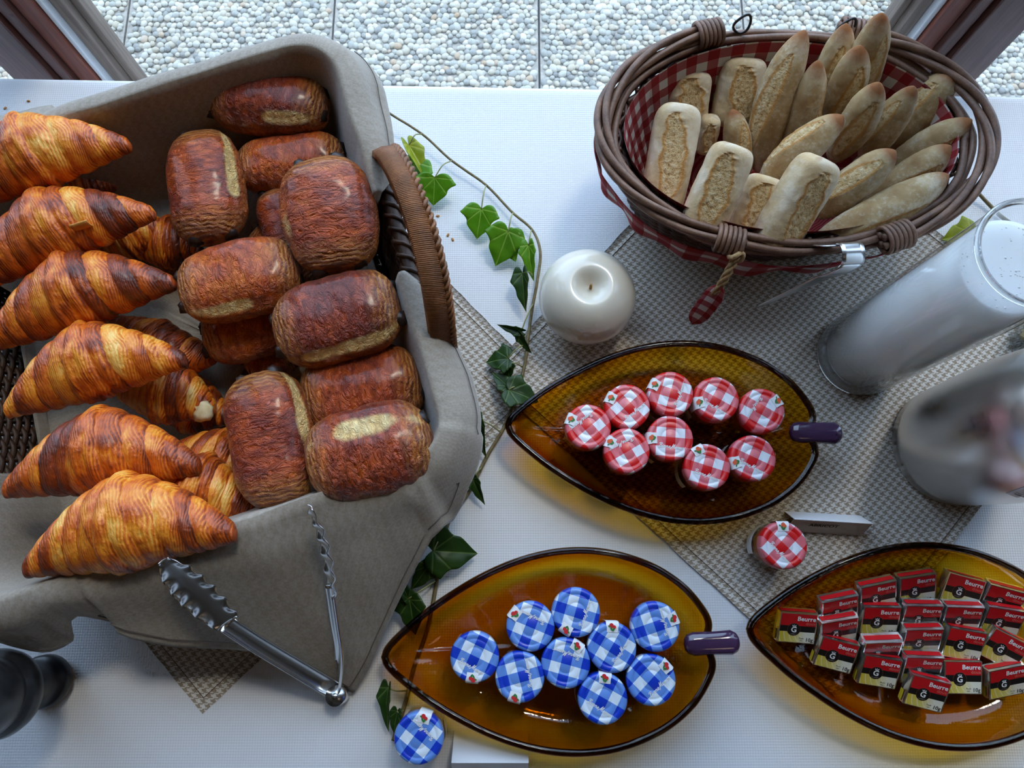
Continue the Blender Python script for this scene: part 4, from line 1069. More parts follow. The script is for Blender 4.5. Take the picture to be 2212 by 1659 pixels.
JAM = {c: MB().lathe([(0, 0.0034), (0.0160, 0.0036), (0.0178, 0.006), (0.0178, 0.024), (0.0165, 0.031), (0, 0.032)], 32).mesh('jam', noisy('jam_'+c, k0, k1, 120, 0.3, 0.3)) for c, k0, k1 in (('red', srgb(150, 78, 20), srgb(190, 110, 34)), ('blue', srgb(96, 14, 14), srgb(140, 28, 24)))}
lab = MB()
lab.add([Vector((0.0211*cos(a), 0.0211*sin(a), z)) for a in [R(-45+90*i/24) for i in range(25)] for z in (0.008, 0.022)], [(2*i, 2*i+2, 2*i+3, 2*i+1) for i in range(24)])
LABEL = lab.mesh('side_label', M['paper'])
sp = [(0.0125, LZ-0.0002), (0.0165, LZ+0.0004), (0.0188, LZ+0.0002), (0.0205, LZ-0.0008), (0.0216, LZ-0.0028), (0.0217, LZ-0.013), (0.0212, LZ-0.022)]
sb = MB()
for i, (r_, z) in enumerate(sp):
    pass
sb.add([Vector((r_, (j/6-0.5)*2*(0.0056 if i > 1 else 0.0050), z-(0.0016 if False else 0)-0.30*((j/6-0.5)*0.011)**2*60*(i >= 3)*0.3)) for i, (r_, z) in enumerate(sp) for j in range(7)], [(i*7+j, i*7+j+1, (i+1)*7+j+1, (i+1)*7+j) for i in range(len(sp)-1) for j in range(6)])
SEAL = sb.mesh('seal_label', M['paper'])
def blob(mb, cx, cy, rx, ry, z, n=12, mi=0, rot=0):
    mb.add([Vector((cx+rx*cos(a)*cos(rot)-ry*sin(a)*sin(rot), cy+rx*cos(a)*sin(rot)+ry*sin(a)*cos(rot), z)) for a in [2*pi*i/n for i in range(n)]], [tuple(range(n))], mi)
leafg = plain('print_green', srgb(40, 120, 50), 0.6)
FRUIT = {}
for c, fc in (('red', srgb(226, 92, 50)), ('blue', srgb(206, 30, 36))):
    f = MB(); zf = LZ+0.00065
    blob(f, 0.0182, 0.0010 if c == 'blue' else 0.0, 0.0021, 0.0020, zf, mi=0); blob(f, 0.0170, -0.0014, 0.0017, 0.0016, zf+0.00005, mi=0)
    blob(f, 0.0155, 0.0010, 0.0018, 0.0008, zf+0.0001, 8, 1, 0.6); blob(f, 0.0150, -0.0008, 0.0017, 0.0008, zf+0.0001, 8, 1, -0.5); blob(f, 0.0176, 0.0030, 0.0012, 0.0006, zf+0.0001, 8, 1, 1.0)
    FRUIT[c] = f.mesh('fruit_print', [plain('print_'+c, fc, 0.6), leafg], smooth=False)
def jar(color, label, c, phi, sig, z, group):
    top = P(c[0], c[1], z+LZ)
    r = thing('jam_jar', label, 'jar', (top.x, top.y, z), group, (0, 0, -R(phi)+R(3)))
    obj('jar_glass', JAR, r); obj('jam', JAM[color], r); obj('side_label', LABEL, r).rotation_euler = (0, 0, R(200))
    l = obj('lid', LID[color], r)
    t = obj('script_lettering', TXT, l); t.location = (0.0008, -0.0095, 0); t.rotation_euler = (0, 0, -R(3))
    s_ = obj('seal_label', SEAL, r); s_.rotation_euler = (0, 0, -R(sig)+R(phi)-R(3))
    obj('fruit_print', FRUIT[color], s_)
    return r
GR, GB = 'red-checked jam jars in the amber dish', 'blue-checked jam jars in the amber dish'
zr = MATZ+0.0094
for c, ph, sg, lb in (((1271, 921), 143, -157, 'red-checked jam jar nearest the pointed tip of its dish'),
        ((1356, 877), -39, -153, 'red-checked jam jar second from the left in the back row'),
        ((1450, 849), -69, -151, 'red-checked jam jar furthest back in its dish'),
        ((1549, 861), 33, 168, 'red-checked jam jar in the back row left of the one by the stem'),
        ((1648, 886), 124, -32, 'red-checked jam jar at the right end of the back row, seal facing right'),
        ((1355, 973), 153, -153, 'red-checked jam jar in front of the two leftmost back-row jars'),
        ((1449, 946), 8, 180, 'red-checked jam jar in the middle of the red group, lettering upright'),
        ((1529, 1008), 21, -117, 'red-checked jam jar nearest the viewer in its dish'),
        ((1628, 989), 29, 166, 'red-checked jam jar at the right front, beside the dish stem')):
    jar('red', lb, c, ph, sg, zr, GR)
jar('red', 'single red-checked jam jar standing on the mat beside the ABRICOT card', (1695, 1178), 49, -90, MATZ, 'jam jars standing outside the dishes')
zb = 0.0006+0.0094
for c, ph, sg, lb in (((1025, 1420), 28, 96, 'blue-checked jam jar nearest the pointed tip of its dish'),
        ((1146, 1353), -155, -142, 'blue-checked jam jar left in the back row, seal at its left edge'),
        ((1245, 1323), -70, 123, 'blue-checked jam jar furthest back in its dish'),
        ((1123, 1463), -102, 105, 'blue-checked jam jar in the front left of its dish, seal facing the viewer'),
        ((1223, 1433), -162, -55, 'blue-checked jam jar in the centre of the blue group, lettering upside down'),
        ((1323, 1399), -55, -88, 'blue-checked jam jar right of the centre one, seal facing the window'),
        ((1417, 1354), -105, -23, 'blue-checked jam jar at the back right above the purple stem'),
        ((1303, 1510), 32, -83, 'blue-checked jam jar nearest the viewer in its dish'),
        ((1408, 1470), -42, -42, 'blue-checked jam jar at the front right below the purple stem')):
    jar('blue', lb, c, ph, sg, zb, GB)
jar('blue', 'single blue-checked jam jar standing on the white cloth below its dish', (904, 1596), -140, -75, 0.0006, 'jam jars standing outside the dishes')

# ------------------------------------------------------------------ butter portions
def text_mesh(txt, size, loc=(0, 0, 0), align='LEFT', name='lettering', mat=None, bold=0.0, spacing=1.0):
    cu = bpy.data.curves.new('lettering', 'FONT'); cu.body = txt; cu.size = size; cu.align_x = align; cu.align_y = 'CENTER'; cu.offset = bold; cu.space_character = spacing; cu.resolution_u = 2
    o = bpy.data.objects.new('tmp', cu); COL.objects.link(o)
    dg = bpy.context.evaluated_depsgraph_get(); me = bpy.data.meshes.new_from_object(o.evaluated_get(dg))
    bpy.data.objects.remove(o); bpy.data.curves.remove(cu)
    me.transform(Matrix.Translation(loc)); me.name = name; me.materials.clear(); me.materials.append(mat or M['paper']); return me
def join_meshes(ms, name, mats):
    bm = bmesh.new()
    for k, me in ms:
        n0 = len(bm.faces); bm.from_mesh(me); bm.faces.ensure_lookup_table()
        for f in bm.faces[n0:]: f.material_index = k
    out = bpy.data.meshes.new(name); bm.to_mesh(out); bm.free()
    for m in mats: out.materials.append(m)
    return out
BW, BH, BT = 0.0340, 0.0292, 0.0112
bm = bmesh.new(); bmesh.ops.create_cube(bm, size=1)
bmesh.ops.scale(bm, vec=(BW, BH, BT), verts=bm.verts); bmesh.ops.translate(bm, vec=(0, 0, -BT/2), verts=bm.verts)
bmesh.ops.subdivide_edges(bm, edges=bm.edges, cuts=5, use_grid_fill=True)
for v in bm.verts:
    x, y, z = v.co; e = abs(x)/(BW/2)
    v.co.z += 0.00035*nz(v.co*260, 1, 3)*(z < -0.001); v.co.y += 0.0004*nz(v.co*220, 1, 5)
    if e > 0.98: v.co.x += math.copysign(0.0010, x)*(1-abs(2*(z+BT/2)/BT))+0.0006*nz(v.co*300, 1, 8)
BUT = bpy.data.meshes.new('foil_block'); bm.to_mesh(BUT); bm.free(); BUT.materials.append(M['foil'])
redp = plain('label_red', srgb(190, 20, 28), 0.35); blackp = plain('label_black', srgb(22, 20, 20), 0.35)
yl = Mat('label_butter', 0.4); _c = yl.xyz(yl.obj_co())
_rd = yl.math('SQRT', yl.math('ADD', yl.math('POWER', yl.math('ADD', _c[0], -0.012), 2.0), yl.math('POWER', yl.math('ADD', _c[1], 0.002), 2.0)))
_wv = yl.math('SINE', yl.math('MULTIPLY', _rd, 2*pi/0.0046))
_xx = yl.math('MULTIPLY_ADD', _c[0], 1/BW, 0.5)
yl.set('Base Color', yl.mix(yl.ramp(_wv, [(0.75, (0,)*3), (0.95, (0.55,)*3)]), yl.ramp(_xx, [(0.0, srgb(204, 176, 40)), (0.45, srgb(216, 200, 110)), (0.75, srgb(226, 222, 206))]), srgb(238, 230, 190)))
yl = yl.m
def quad(mb, x0, x1, y0, y1, z, mi, nx=1):
    mb.add([Vector((x0, y0, z)), Vector((x1, y0, z)), Vector((x1, y1, z)), Vector((x0, y1, z))], [(0, 1, 2, 3)], mi)
lb = MB(); w2, h2 = BW/2-0.0010, BH/2-0.0008; z = 0.00022
yb0, yb1 = BH/2-BH*0.62, BH/2-BH*0.42
quad(lb, -w2, w2, yb1, h2, z, 0); quad(lb, -w2, w2, yb0, yb1, z, 1); quad(lb, -w2, w2, -h2, yb0, z, 2)
lb.add([Vector((-w2, BH/2+0.0003, -0.0030)), Vector((w2, BH/2+0.0003, -0.0030)), Vector((w2, BH/2+0.0003, -0.0082)), Vector((-w2, BH/2+0.0003, -0.0082))], [(0, 1, 2, 3)], 0)
lb.add([Vector((-BW/2-0.0014, -h2, -0.0030)), Vector((-BW/2-0.0014, yb0, -0.0030)), Vector((-BW/2-0.0014, yb0, -0.0085)), Vector((-BW/2-0.0014, -h2, -0.0085))], [(0, 1, 2, 3)], 2)
BLAB = lb.mesh('printed_label', [redp, blackp, yl], smooth=False)
cx0, cy0, cr = -BW/2+0.40*BW, BH/2-0.545*BH, 0.0059
bd = MB(); blob(bd, cx0, cy0, cr+0.00025, cr+0.00025, z+0.0001, 28, 1); blob(bd, cx0, cy0, cr, cr, z+0.0002, 28, 0)
BADGE = bd.mesh('round_badge', [blackp, plain('badge_ring', srgb(120, 70, 60), 0.4)], smooth=False)
crown = MB(); cz = z+0.0003
crown.tube([(cx0-0.0017, cy0+0.0043, cz), (cx0-0.0013, cy0+0.0029, cz), (cx0+0.0013, cy0+0.0029, cz), (cx0+0.0017, cy0+0.0043, cz), (cx0+0.0007, cy0+0.0034, cz), (cx0, cy0+0.0047, cz), (cx0-0.0007, cy0+0.0034, cz), (cx0-0.0017, cy0+0.0043, cz)], 0.00018, 4)
CRW = crown.mesh('crown', M['paper'])
BTXT = join_meshes([(0, text_mesh('Beurre', 0.0060, (w2-0.0006, BH/2-0.0052, cz), 'RIGHT', bold=0.00012)), (1, text_mesh('doux', 0.0044, (w2-0.0004, BH/2-0.0094, cz), 'RIGHT')),
                    (0, text_mesh('G', 0.0074, (cx0, cy0-0.0003, cz), 'CENTER', bold=0.00016)), (2, text_mesh('GILBERT', 0.0015, (cx0, cy0-0.0044, cz), 'CENTER', spacing=1.1)), (0, CRW),
                    (3, text_mesh('10g', 0.0050, (w2-0.0008, -h2+0.0030, cz), 'RIGHT', bold=0.00004)), (3, text_mesh('Poids', 0.0020, (w2-0.0093, -h2+0.0042, cz), 'RIGHT')), (3, text_mesh('net :', 0.0020, (w2-0.0093, -h2+0.0021, cz), 'RIGHT'))],
                   'lettering', [M['paper'], plain('label_pink', srgb(226, 120, 110), 0.5), plain('label_grey', srgb(150, 146, 140), 0.5), M['ink']])
def butter(label, c, rot, tilt, dz=0.0, side=0.0):
    t = R(tilt); zc = 0.0130+BH/2*sin(t)+BT*cos(t)*0.98+dz
    p = P(c[0], c[1], zc)
    r = thing('butter_portion', label, 'butter', p, 'wrapped butter portions in the leaf dish')
    r.rotation_euler = (Matrix.Rotation(-R(rot), 3, 'Z') @ Matrix.Rotation(t, 3, 'X') @ Matrix.Rotation(R(side), 3, 'Y')).to_euler()
    obj('foil_block', BUT, r); l = obj('printed_label', BLAB, r); obj('round_badge', BADGE, l); obj('lettering', BTXT, l); return r
for c, rot, tilt, dz, lb_ in (((1723, 1357), 4, 24, 0, 'butter portion standing alone nearest the pointed dish tip'),
        ((1815, 1322), -11, 36, 0.002, 'butter portion at the left end of the back row'),
        ((1898, 1291), -11, 34, 0.003, 'butter portion second from the left in the back row'),
        ((1983, 1275), -8, 30, 0.004, 'butter portion furthest back, left of the gap in the back row'),
        ((2080, 1278), 15, 22, 0.004, 'butter portion tilted right, right of the gap in the back row'),
        ((2166, 1301), 15, 34, 0.003, 'butter portion cut by the photo edge in the back row'),
        ((1813, 1367), -9, 38, 0, 'butter portion second from the dish tip in the second row'),
        ((1902, 1342), 1, 30, 0.001, 'butter portion third from the dish tip in the second row'),
        ((1991, 1337), 1, 36, 0.002, 'butter portion in the middle of the second row'),
        ((2078, 1340), 2, 36, 0.002, 'butter portion right of the middle in the second row'),
        ((2166, 1345), 9, 34, 0.002, 'butter portion at the photo edge in the second row'),
        ((1807, 1416), 14, 26, 0, 'butter portion tilted right at the front left of the heap'),
        ((1903, 1412), -2, 44, 0, 'butter portion almost hidden behind another in the third row'),
        ((1992, 1388), -1, 36, 0.001, 'butter portion in the middle of the third row'),
        ((2083, 1393), 10, 26, 0.002, 'butter portion with its whole front showing, right in the third row'),
        ((2170, 1404), 28, 26, 0.003, 'butter portion turned most steeply, at the right photo edge'),
        ((1901, 1452), 9, 26, 0.0, 'butter portion in the front row, second from the left'),
        ((1992, 1449), 2, 34, 0, 'butter portion behind the foremost one'),
        ((2081, 1464), 1, 12, 0.002, 'butter portion lying nearly flat beside the foremost one'),
        ((2003, 1499), 14, 24, 0.006, 'foremost butter portion, tilted and closest to the viewer'),
        ((2176, 1474), -10, 26, 0, 'butter portion at the lower right photo edge')):
    butter(lb_, c, rot, tilt, dz)

# ------------------------------------------------------------------ tent cards
def tent(name_label, A, B, front, back, zf, text=None):
    r = thing('place_card', name_label, 'card', ((A.x+B.x)/2, (A.y+B.y)/2, zf), 'folded white tent cards')
    d = (B-A).normalized(); fw = Vector((d.y, -d.x, 0))
    f0, f1 = A+fw*front, B+fw*front; f0.z = f1.z = zf; b0, b1 = A-fw*back, B-fw*back; b0.z = b1.z = zf
    for nm, q in (('front_panel', (f0, f1, B, A)), ('back_panel', (b1, b0, A, B))):
        o = MB().add(list(q), [(0, 1, 2, 3)]).build(nm, M['card'], r, smooth=False, world=True)
        so = o.modifiers.new('thick', 'SOLIDIFY'); so.thickness = 0.0005
        if text and nm == 'front_panel':
            upv = (A-f0).normalized(); nn = d.cross(upv); c = (A+B)/2*0.66+(f0+f1)/2*0.34+nn*0.0009-d*0.006
            t = obj('lettering', text_mesh(text, 0.0066, mat=M['ink'], align='CENTER', bold=0.0002), o)
            t.matrix_world = Matrix(((d.x, upv.x, nn.x, c.x), (d.y, upv.y, nn.y, c.y), (d.z, upv.z, nn.z, c.z), (0, 0, 0, 1)))
    return r
tent('white tent card lettered ABRICOT behind the single red-checked jar', P(1716, 1121, 0.030), P(1886, 1131, 0.030), 0.0105, 0.009, MATZ, 'ABRICOT')
tent('blank-looking white tent card at the bottom edge beside the single blue-checked jar', P(975, 1648, 0.032), P(1142, 1648, 0.032), 0.020, 0.020, 0.0006)

# ------------------------------------------------------------------ ivy
def make_leaf(name, c0, c1, back):
    m = Mat(name, 0.4); co = m.attr('co2', True); c = m.xyz(co); n = m.noise(m.obj_co(), 70, 3)
    vein = None
    for th in (0, 42, -42, 88, -88):
        d = m.math('ABSOLUTE', m.math('SUBTRACT', m.math('MULTIPLY', c[1], cos(R(th))), m.math('MULTIPLY', c[0], sin(R(th)))))
        fwd = m.math('ADD', m.math('MULTIPLY', c[0], cos(R(th))), m.math('MULTIPLY', c[1], sin(R(th))))
        d = m.math('ADD', d, m.math('MULTIPLY', m.math('LESS_THAN', fwd, 0.0), 1.0))
        vein = d if vein is None else m.math('MINIMUM', vein, d)
    base = m.ramp(n, [(0.3, c0), (0.7, c1)])
    col = m.mix(m.ramp(vein, [(0.008, (0.75,)*3), (0.024, (0,)*3)]), base, back)
    m.set('Base Color', col); m.bump(m.ramp(vein, [(0.0, (0,)*3), (0.05, (1,)*3)]), 0.4, 0.0006)
    tr = m.nt.nodes.new('ShaderNodeBsdfTranslucent'); m.nt.links.new(m.mix(0.35, col, back), tr.inputs[0])
    mx = m.nt.nodes.new('ShaderNodeMixShader'); mx.inputs[0].default_value = 0.42
    m.nt.links.new(m.b.outputs[0], mx.inputs[1]); m.nt.links.new(tr.outputs[0], mx.inputs[2]); m.nt.links.new(mx.outputs[0], m.out.inputs['Surface'])
    return m.m
LM = {'bright': make_leaf('bright_ivy_leaf', srgb(88, 150, 20), srgb(116, 176, 34), srgb(184, 214, 96)), 'dark': make_leaf('dark_ivy_leaf', srgb(34, 66, 20), srgb(52, 88, 30), srgb(112, 142, 72)),
      'yellow': make_leaf('yellowing_ivy_leaf', srgb(140, 158, 20), srgb(176, 184, 34), srgb(208, 206, 90))}
LO_ = [(-0.02, 0.0), (-0.16, 0.13), (-0.17, 0.28), (-0.05, 0.39), (0.10, 0.47), (0.20, 0.52), (0.31, 0.40), (0.42, 0.33), (0.55, 0.31), (0.66, 0.25), (0.84, 0.11), (1.0, 0.0)]
def leaf_mesh(seed, size, wid, fold, curl, mat):
    hc_ = catmull([(x, y*wid, 0) for x, y in LO_], 4); mb = MB(); n = len(hc_); K = 7
    for sg in (1, -1):
        vs, co = [], []
        for i, p in enumerate(hc_):
            mx_ = -0.02+1.02*i/(n-1)
            q0 = Vector((max(0.0, mx_), 0, 0))
            for k in range(K):
                f = k/(K-1); q = q0+(p-q0)*f
                y = q.y*sg
                h = abs(q.y)*math.tan(fold)*(1-0.35*f) - 0.4*curl*(q.x-0.3)**2 + 0.035*nz((q.x*3, y*3, 0), 1, seed)
                vs.append(Vector((q.x, y*cos(fold), h))*size); co.append((q.x, y, 0))
        fs = [(i*K+k, (i+1)*K+k, (i+1)*K+k+1, i*K+k+1) if sg > 0 else (i*K+k, i*K+k+1, (i+1)*K+k+1, (i+1)*K+k) for i in range(n-1) for k in range(K-1)]
        mb.add(vs, fs, co2=co)
    me = mb.mesh('leaf', LM[mat])
    bm = bmesh.new(); bm.from_mesh(me); bmesh.ops.remove_doubles(bm, verts=bm.verts, dist=1e-5); bm.to_mesh(me); bm.free(); return me
stem_m = noisy('ivy_stem', srgb(98, 84, 52), srgb(140, 124, 84), 200, 0.6, 0.4); pet_m = plain('ivy_petiole', srgb(150, 150, 96), 0.5)
def ivy(label, path, leaves, rad, base):
    r = thing('ivy_garland', label, 'ivy', base)
    pts = catmull([P(x, y, z) for x, y, z in path], 8)
    MB().tube([p+Vector((0, 0, 0.0008*nz(p*60, 1, 2))) for p in pts], lambda t: rad*(0.75+0.5*t), 8).build('stem', stem_m, r, world=True)
    for k, (node, bs_, tip, z, wid, fold, roll, curl, kind) in enumerate(leaves):
        zb_, zt = (z[0]+0.004, z[1]+0.004)
        B_, T_ = P(bs_[0], bs_[1], zb_), P(tip[0], tip[1], zt); d = T_-B_
        lf = obj('leaf', leaf_mesh(k+3, d.length*1.08, wid*1.18, R(fold), curl, kind), r)
        fr_ = frame(B_, d, Matrix.Rotation(R(roll), 3, d.normalized()) @ Vector((0, 0, 1)))
        lf.matrix_world = Matrix.Translation(-r.location) @ fr_
        so = lf.modifiers.new('thick', 'SOLIDIFY'); so.thickness = 0.00035
        if node:
            n0 = P(*node); m_ = (n0+B_)/2+Vector((0, 0, 0.008))
            pm = MB().tube(catmull([n0, m_, B_], 6), 0.0007, 6).build('petiole', pet_m, r, world=True)
    return r
vine = [(770, 195, .028), (834, 240, .022), (912, 290, .016), (976, 347, .012), (1050, 400, .010), (1108, 460, .010), (1150, 497, .011), (1167, 545, .014), (1160, 610, .014), (1150, 665, .012), (1142, 720, .012), (1133, 790, .012), (1110, 870, .010), (1085, 930, .007), (1052, 985, .006), (1015, 1060, .006), (968, 1130, .006), (948, 1230, .006), (936, 1300, .005), (920, 1370, .0042), (895, 1440, .0042), (878, 1510, .004), (862, 1560, .004), (850, 1600, .004)]
N_ = lambda x, y, z: (x, y, z)
ivy('ivy garland trailing from the pastry basket past the candle to the front', vine, [
    (N_(834, 240, .022), (803, 305), (806, 340), (.018, .008), 1.1, 12, 20, .2, 'bright'),
    (N_(912, 290, .016), (884, 312), (930, 398), (.020, .012), 0.42, 35, -25, .5, 'yellow'),
    (None, (902, 352), (878, 415), (.014, .008), 1.0, 10, 10, .2, 'bright'),
    (N_(976, 347, .012), (939, 384), (936, 440), (.018, .006), 1.35, 12, 0, .3, 'bright'),
    (N_(1050, 400, .010), (1040, 452), (1030, 512), (.018, .006), 1.15, 14, 8, .3, 'bright'),
    (N_(1108, 460, .010), (1098, 500), (1072, 570), (.020, .006), 1.0, 14, -8, .3, 'bright'),
    (None, (1092, 508), (1112, 562), (.014, .008), 0.9, 10, 25, .2, 'bright'),
    (N_(1148, 497, .011), (1142, 530), (1150, 602), (.020, .010), 0.55, 38, 28, .4, 'bright'),
    (N_(1152, 596, .013), (1128, 590), (1134, 668), (.020, .012), 0.55, 35, 35, .3, 'dark'),
    (N_(1152, 655, .012), (1126, 716), (1076, 703), (.020, .016), 0.45, 40, -40, .4, 'dark'),
    (None, (1122, 722), (1146, 762), (.018, .010), 0.5, 40, 40, .3, 'dark'),
    (N_(1136, 742, .012), (1098, 774), (1052, 782), (.016, .009), 1.15, 12, 12, .25, 'dark'),
    (N_(1128, 792, .012), (1096, 786), (1100, 818), (.014, .010), 0.9, 12, 18, .2, 'dark'),
    (N_(1118, 838, .010), (1100, 842), (1160, 866), (.020, .016), 1.0, 16, -10, .3, 'dark'),
    (None, (1098, 836), (1066, 806), (.016, .012), 0.8, 16, 12, .3, 'dark'),
    (N_(1083, 935, .007), (1034, 905), (1046, 985), (.014, .008), 0.42, 35, 30, .3, 'dark'),
    (N_(1040, 1010, .006), (1022, 1034), (1044, 1088), (.012, .007), 0.5, 30, 30, .3, 'dark'),
    (N_(965, 1140, .006), (936, 1190), (1026, 1196), (.020, .012), 0.98, 12, 6, .3, 'dark'),
    (N_(952, 1200, .006), (926, 1222), (890, 1272), (.016, .010), 0.7, 24, -20, .3, 'dark'),
    (N_(942, 1254, .006), (882, 1294), (862, 1252), (.018, .020), 0.7, 38, 30, .3, 'dark'),
    (None, (885, 1296), (896, 1368), (.018, .010), 0.8, 20, 12, .3, 'dark'),
    (N_(880, 1492, .004), (838, 1486), (836, 1576), (.018, .010), 0.45, 38, 35, .3, 'dark'),
    (N_(872, 1535, .004), (858, 1536), (850, 1584), (.016, .010), 0.6, 30, 20, .3, 'dark')], 0.0017, P(1000, 900, 0.0006))
ivy('short ivy twig with a yellow-green leaf behind the milk carafe', [(2040, 355, .020), (2100, 405, .012), (2128, 432, .008), (2160, 465, .005), (2200, 495, .004), (2260, 545, .004)], [
    (N_(2150, 462, .006), (2100, 505), (2040, 515), (.014, .006), 1.25, 10, 6, .2, 'yellow')], 0.0020, P(2130, 440, 0.0006))

# ------------------------------------------------------------------ milk carafe
CC = Vector((0.3605, 0.2044, MATZ))
cf = thing('milk_carafe', 'tall cylindrical glass carafe of milk beside the steel jug', 'carafe', CC)
HC = 0.262
def cr_(z): return 0.0432-0.0034*z/HC
def spout(p, a, r, z):
    d = math.atan2(sin(a-R(-70)), cos(a-R(-70))); k = sstep(0.235, HC, z)
    return p+Vector((cos(a), sin(a), 0))*0.016*k*math.exp(-(d/0.30)**2)+Vector((0, 0, 0.004*k*math.exp(-(d/0.4)**2)))
gp = [(0, 0.0), (0.039, 0.0), (0.0425, 0.0015), (cr_(0.01), 0.006), (cr_(0.02), 0.02), (cr_(0.1), 0.1), (cr_(0.2), 0.2), (cr_(0.23), 0.232), (cr_(0.25), 0.25), (cr_(HC), HC), (cr_(HC)-0.0012, HC+0.0012), (cr_(HC)-0.0026, HC), (cr_(0.25)-0.0028, 0.25), (cr_(0.23)-0.0028, 0.232), (cr_(0.2)-0.0028, 0.2), (cr_(0.1)-0.0028, 0.1), (cr_(0.02)-0.0028, 0.020), (0.036, 0.0150), (0, 0.0145)]
MB().lathe(gp, 72, mod=spout).build('glass_body', M['clear'], cf)
rg = Mat('rim_glass', 0.02, (0.95, 0.97, 0.97)); rg.set('Transmission Weight', 1.0); rg.set('IOR', 1.5)
MB().tube([spout(Vector(((cr_(HC)-0.0012)*cos(a), (cr_(HC)-0.0012)*sin(a), HC+0.0006)), a, 1, HC) for a in [2*pi*i/90 for i in range(90)]], 0.0023, 10, closed=True).build('rim', rg.m, cf)
footm = Mat('foot_glass', 0.08, (0.86, 0.85, 0.80)); footm.set('Transmission Weight', 0.65); footm.set('IOR', 1.35)
MB().lathe([(0, 0.0003), (0.039, 0.0003), (0.0421, 0.0018), (0.0426, 0.006), (0.0424, 0.0125), (0.040, 0.0142), (0, 0.0142)], 72).build('thick_foot', footm.m, cf)
mk = Mat('milk', 0.25, (0.97, 0.95, 0.90)); mk.set('Subsurface Weight', 1.0); mk.set('Subsurface Radius', (1.0, 0.9, 0.8)); mk.set('Subsurface Scale', 0.06)
ML = 0.236
MB().lathe([(0, 0.0150), (0.0355, 0.0156), (cr_(0.02)-0.0032, 0.021), (cr_(0.1)-0.0032, 0.1), (cr_(0.2)-0.0032, 0.2), (cr_(ML)-0.0032, ML), (cr_(ML)-0.006, ML-0.0007), (0, ML-0.0010)], 64).build('milk', mk.m, cf)
fo = MB(); rr = random.Random(9)
for k in range(120):
    a = rr.uniform(0, 2*pi); d = (cr_(ML)-0.005)*(sqrt(rr.random()) if k < 70 else rr.uniform(0.85, 1.0)); s_ = rr.uniform(0.0003, 0.0010)
    fo.add([Vector((d*cos(a), d*sin(a), ML-0.0009))+Vector((p.x*s_, p.y*s_, p.z*s_*0.5)) for p in PV], PF)
foam = fo.build('foam_bubbles', plain('milk_foam', (0.86, 0.84, 0.80), 0.3), cf); foam['kind'] = 'stuff'

# ------------------------------------------------------------------ steel jug
TC = Vector((0.4431, 0.1109, MATZ))
tj = thing('steel_jug', 'brushed stainless steel vacuum jug at the right photo edge', 'jug', TC)
tp_ = [(0, 0.0), (0.054, 0.0), (0.0578, 0.0012), (0.0590, 0.0045), (0.0590, 0.0125), (0.0594, 0.0132), (0.0600, 0.02), (0.0622, 0.08), (0.0628, 0.12), (0.0610, 0.155), (0.0560, 0.178), (0.0470, 0.196), (0.0400, 0.206), (0.0390, 0.216), (0, 0.218)]
MB().lathe(tp_, 96).build('steel_body', M['brushed'], tj)
MB().lathe([(0, 0.2182), (0.040, 0.2182), (0.042, 0.222), (0.042, 0.240), (0.036, 0.250), (0.012, 0.254), (0, 0.254)], 40).build('lid', M['black'], tj)
hd = catmull([(0.050, 0.030, 0.185), (0.085, 0.048, 0.196), (0.100, 0.056, 0.150), (0.096, 0.054, 0.080), (0.056, 0.032, 0.050)], 10)
MB().tube(hd, 0.0085, 12).build('handle', M['black'], tj)
def on_jug(px, py):
    z = 0.24
    while z > 0:
        p = P(px, py, z)
        rad = interp([(b, a) for a, b in tp_[3:14]], z-MATZ)
        if math.hypot(p.x-TC.x, p.y-TC.y) < rad: return p
        z -= 0.0005
q = on_jug(2196, 1068); a0 = math.atan2(q.y-TC.y, q.x-TC.x); z0 = q.z-TC.z
rad_ = lambda z: interp([(b, a) for a, b in tp_[3:14]], z)+0.0005
st = MB().grid(lambda u, v: Vector((rad_(z0-0.006+0.045*u)*cos(a0+0.15*(v-0.5)-0.10*u), rad_(z0-0.006+0.045*u)*sin(a0+0.15*(v-0.5)-0.10*u), z0-0.006+0.045*u)), 12, 6).build('paper_sticker', M['paper'], tj)
so = st.modifiers.new('thick', 'SOLIDIFY'); so.thickness = 0.0003; so.offset = 1
tw_ = Vector((-sin(a0), cos(a0), 0)); ax_ = Vector((0, 0, 1)); nn = Vector((cos(a0), sin(a0), 0)); c = nn*(rad_(z0+0.004)+0.0011)+Vector((0, 0, z0+0.003))
tx = obj('lettering', text_mesh('L', 0.011, mat=M['ink'], align='LEFT', bold=0.0003), st)
yv = nn.cross(ax_); tx.matrix_local = Matrix(((ax_.x, yv.x, nn.x, c.x), (ax_.y, yv.y, nn.y, c.y), (ax_.z, yv.z, nn.z, c.z), (0, 0, 0, 1)))

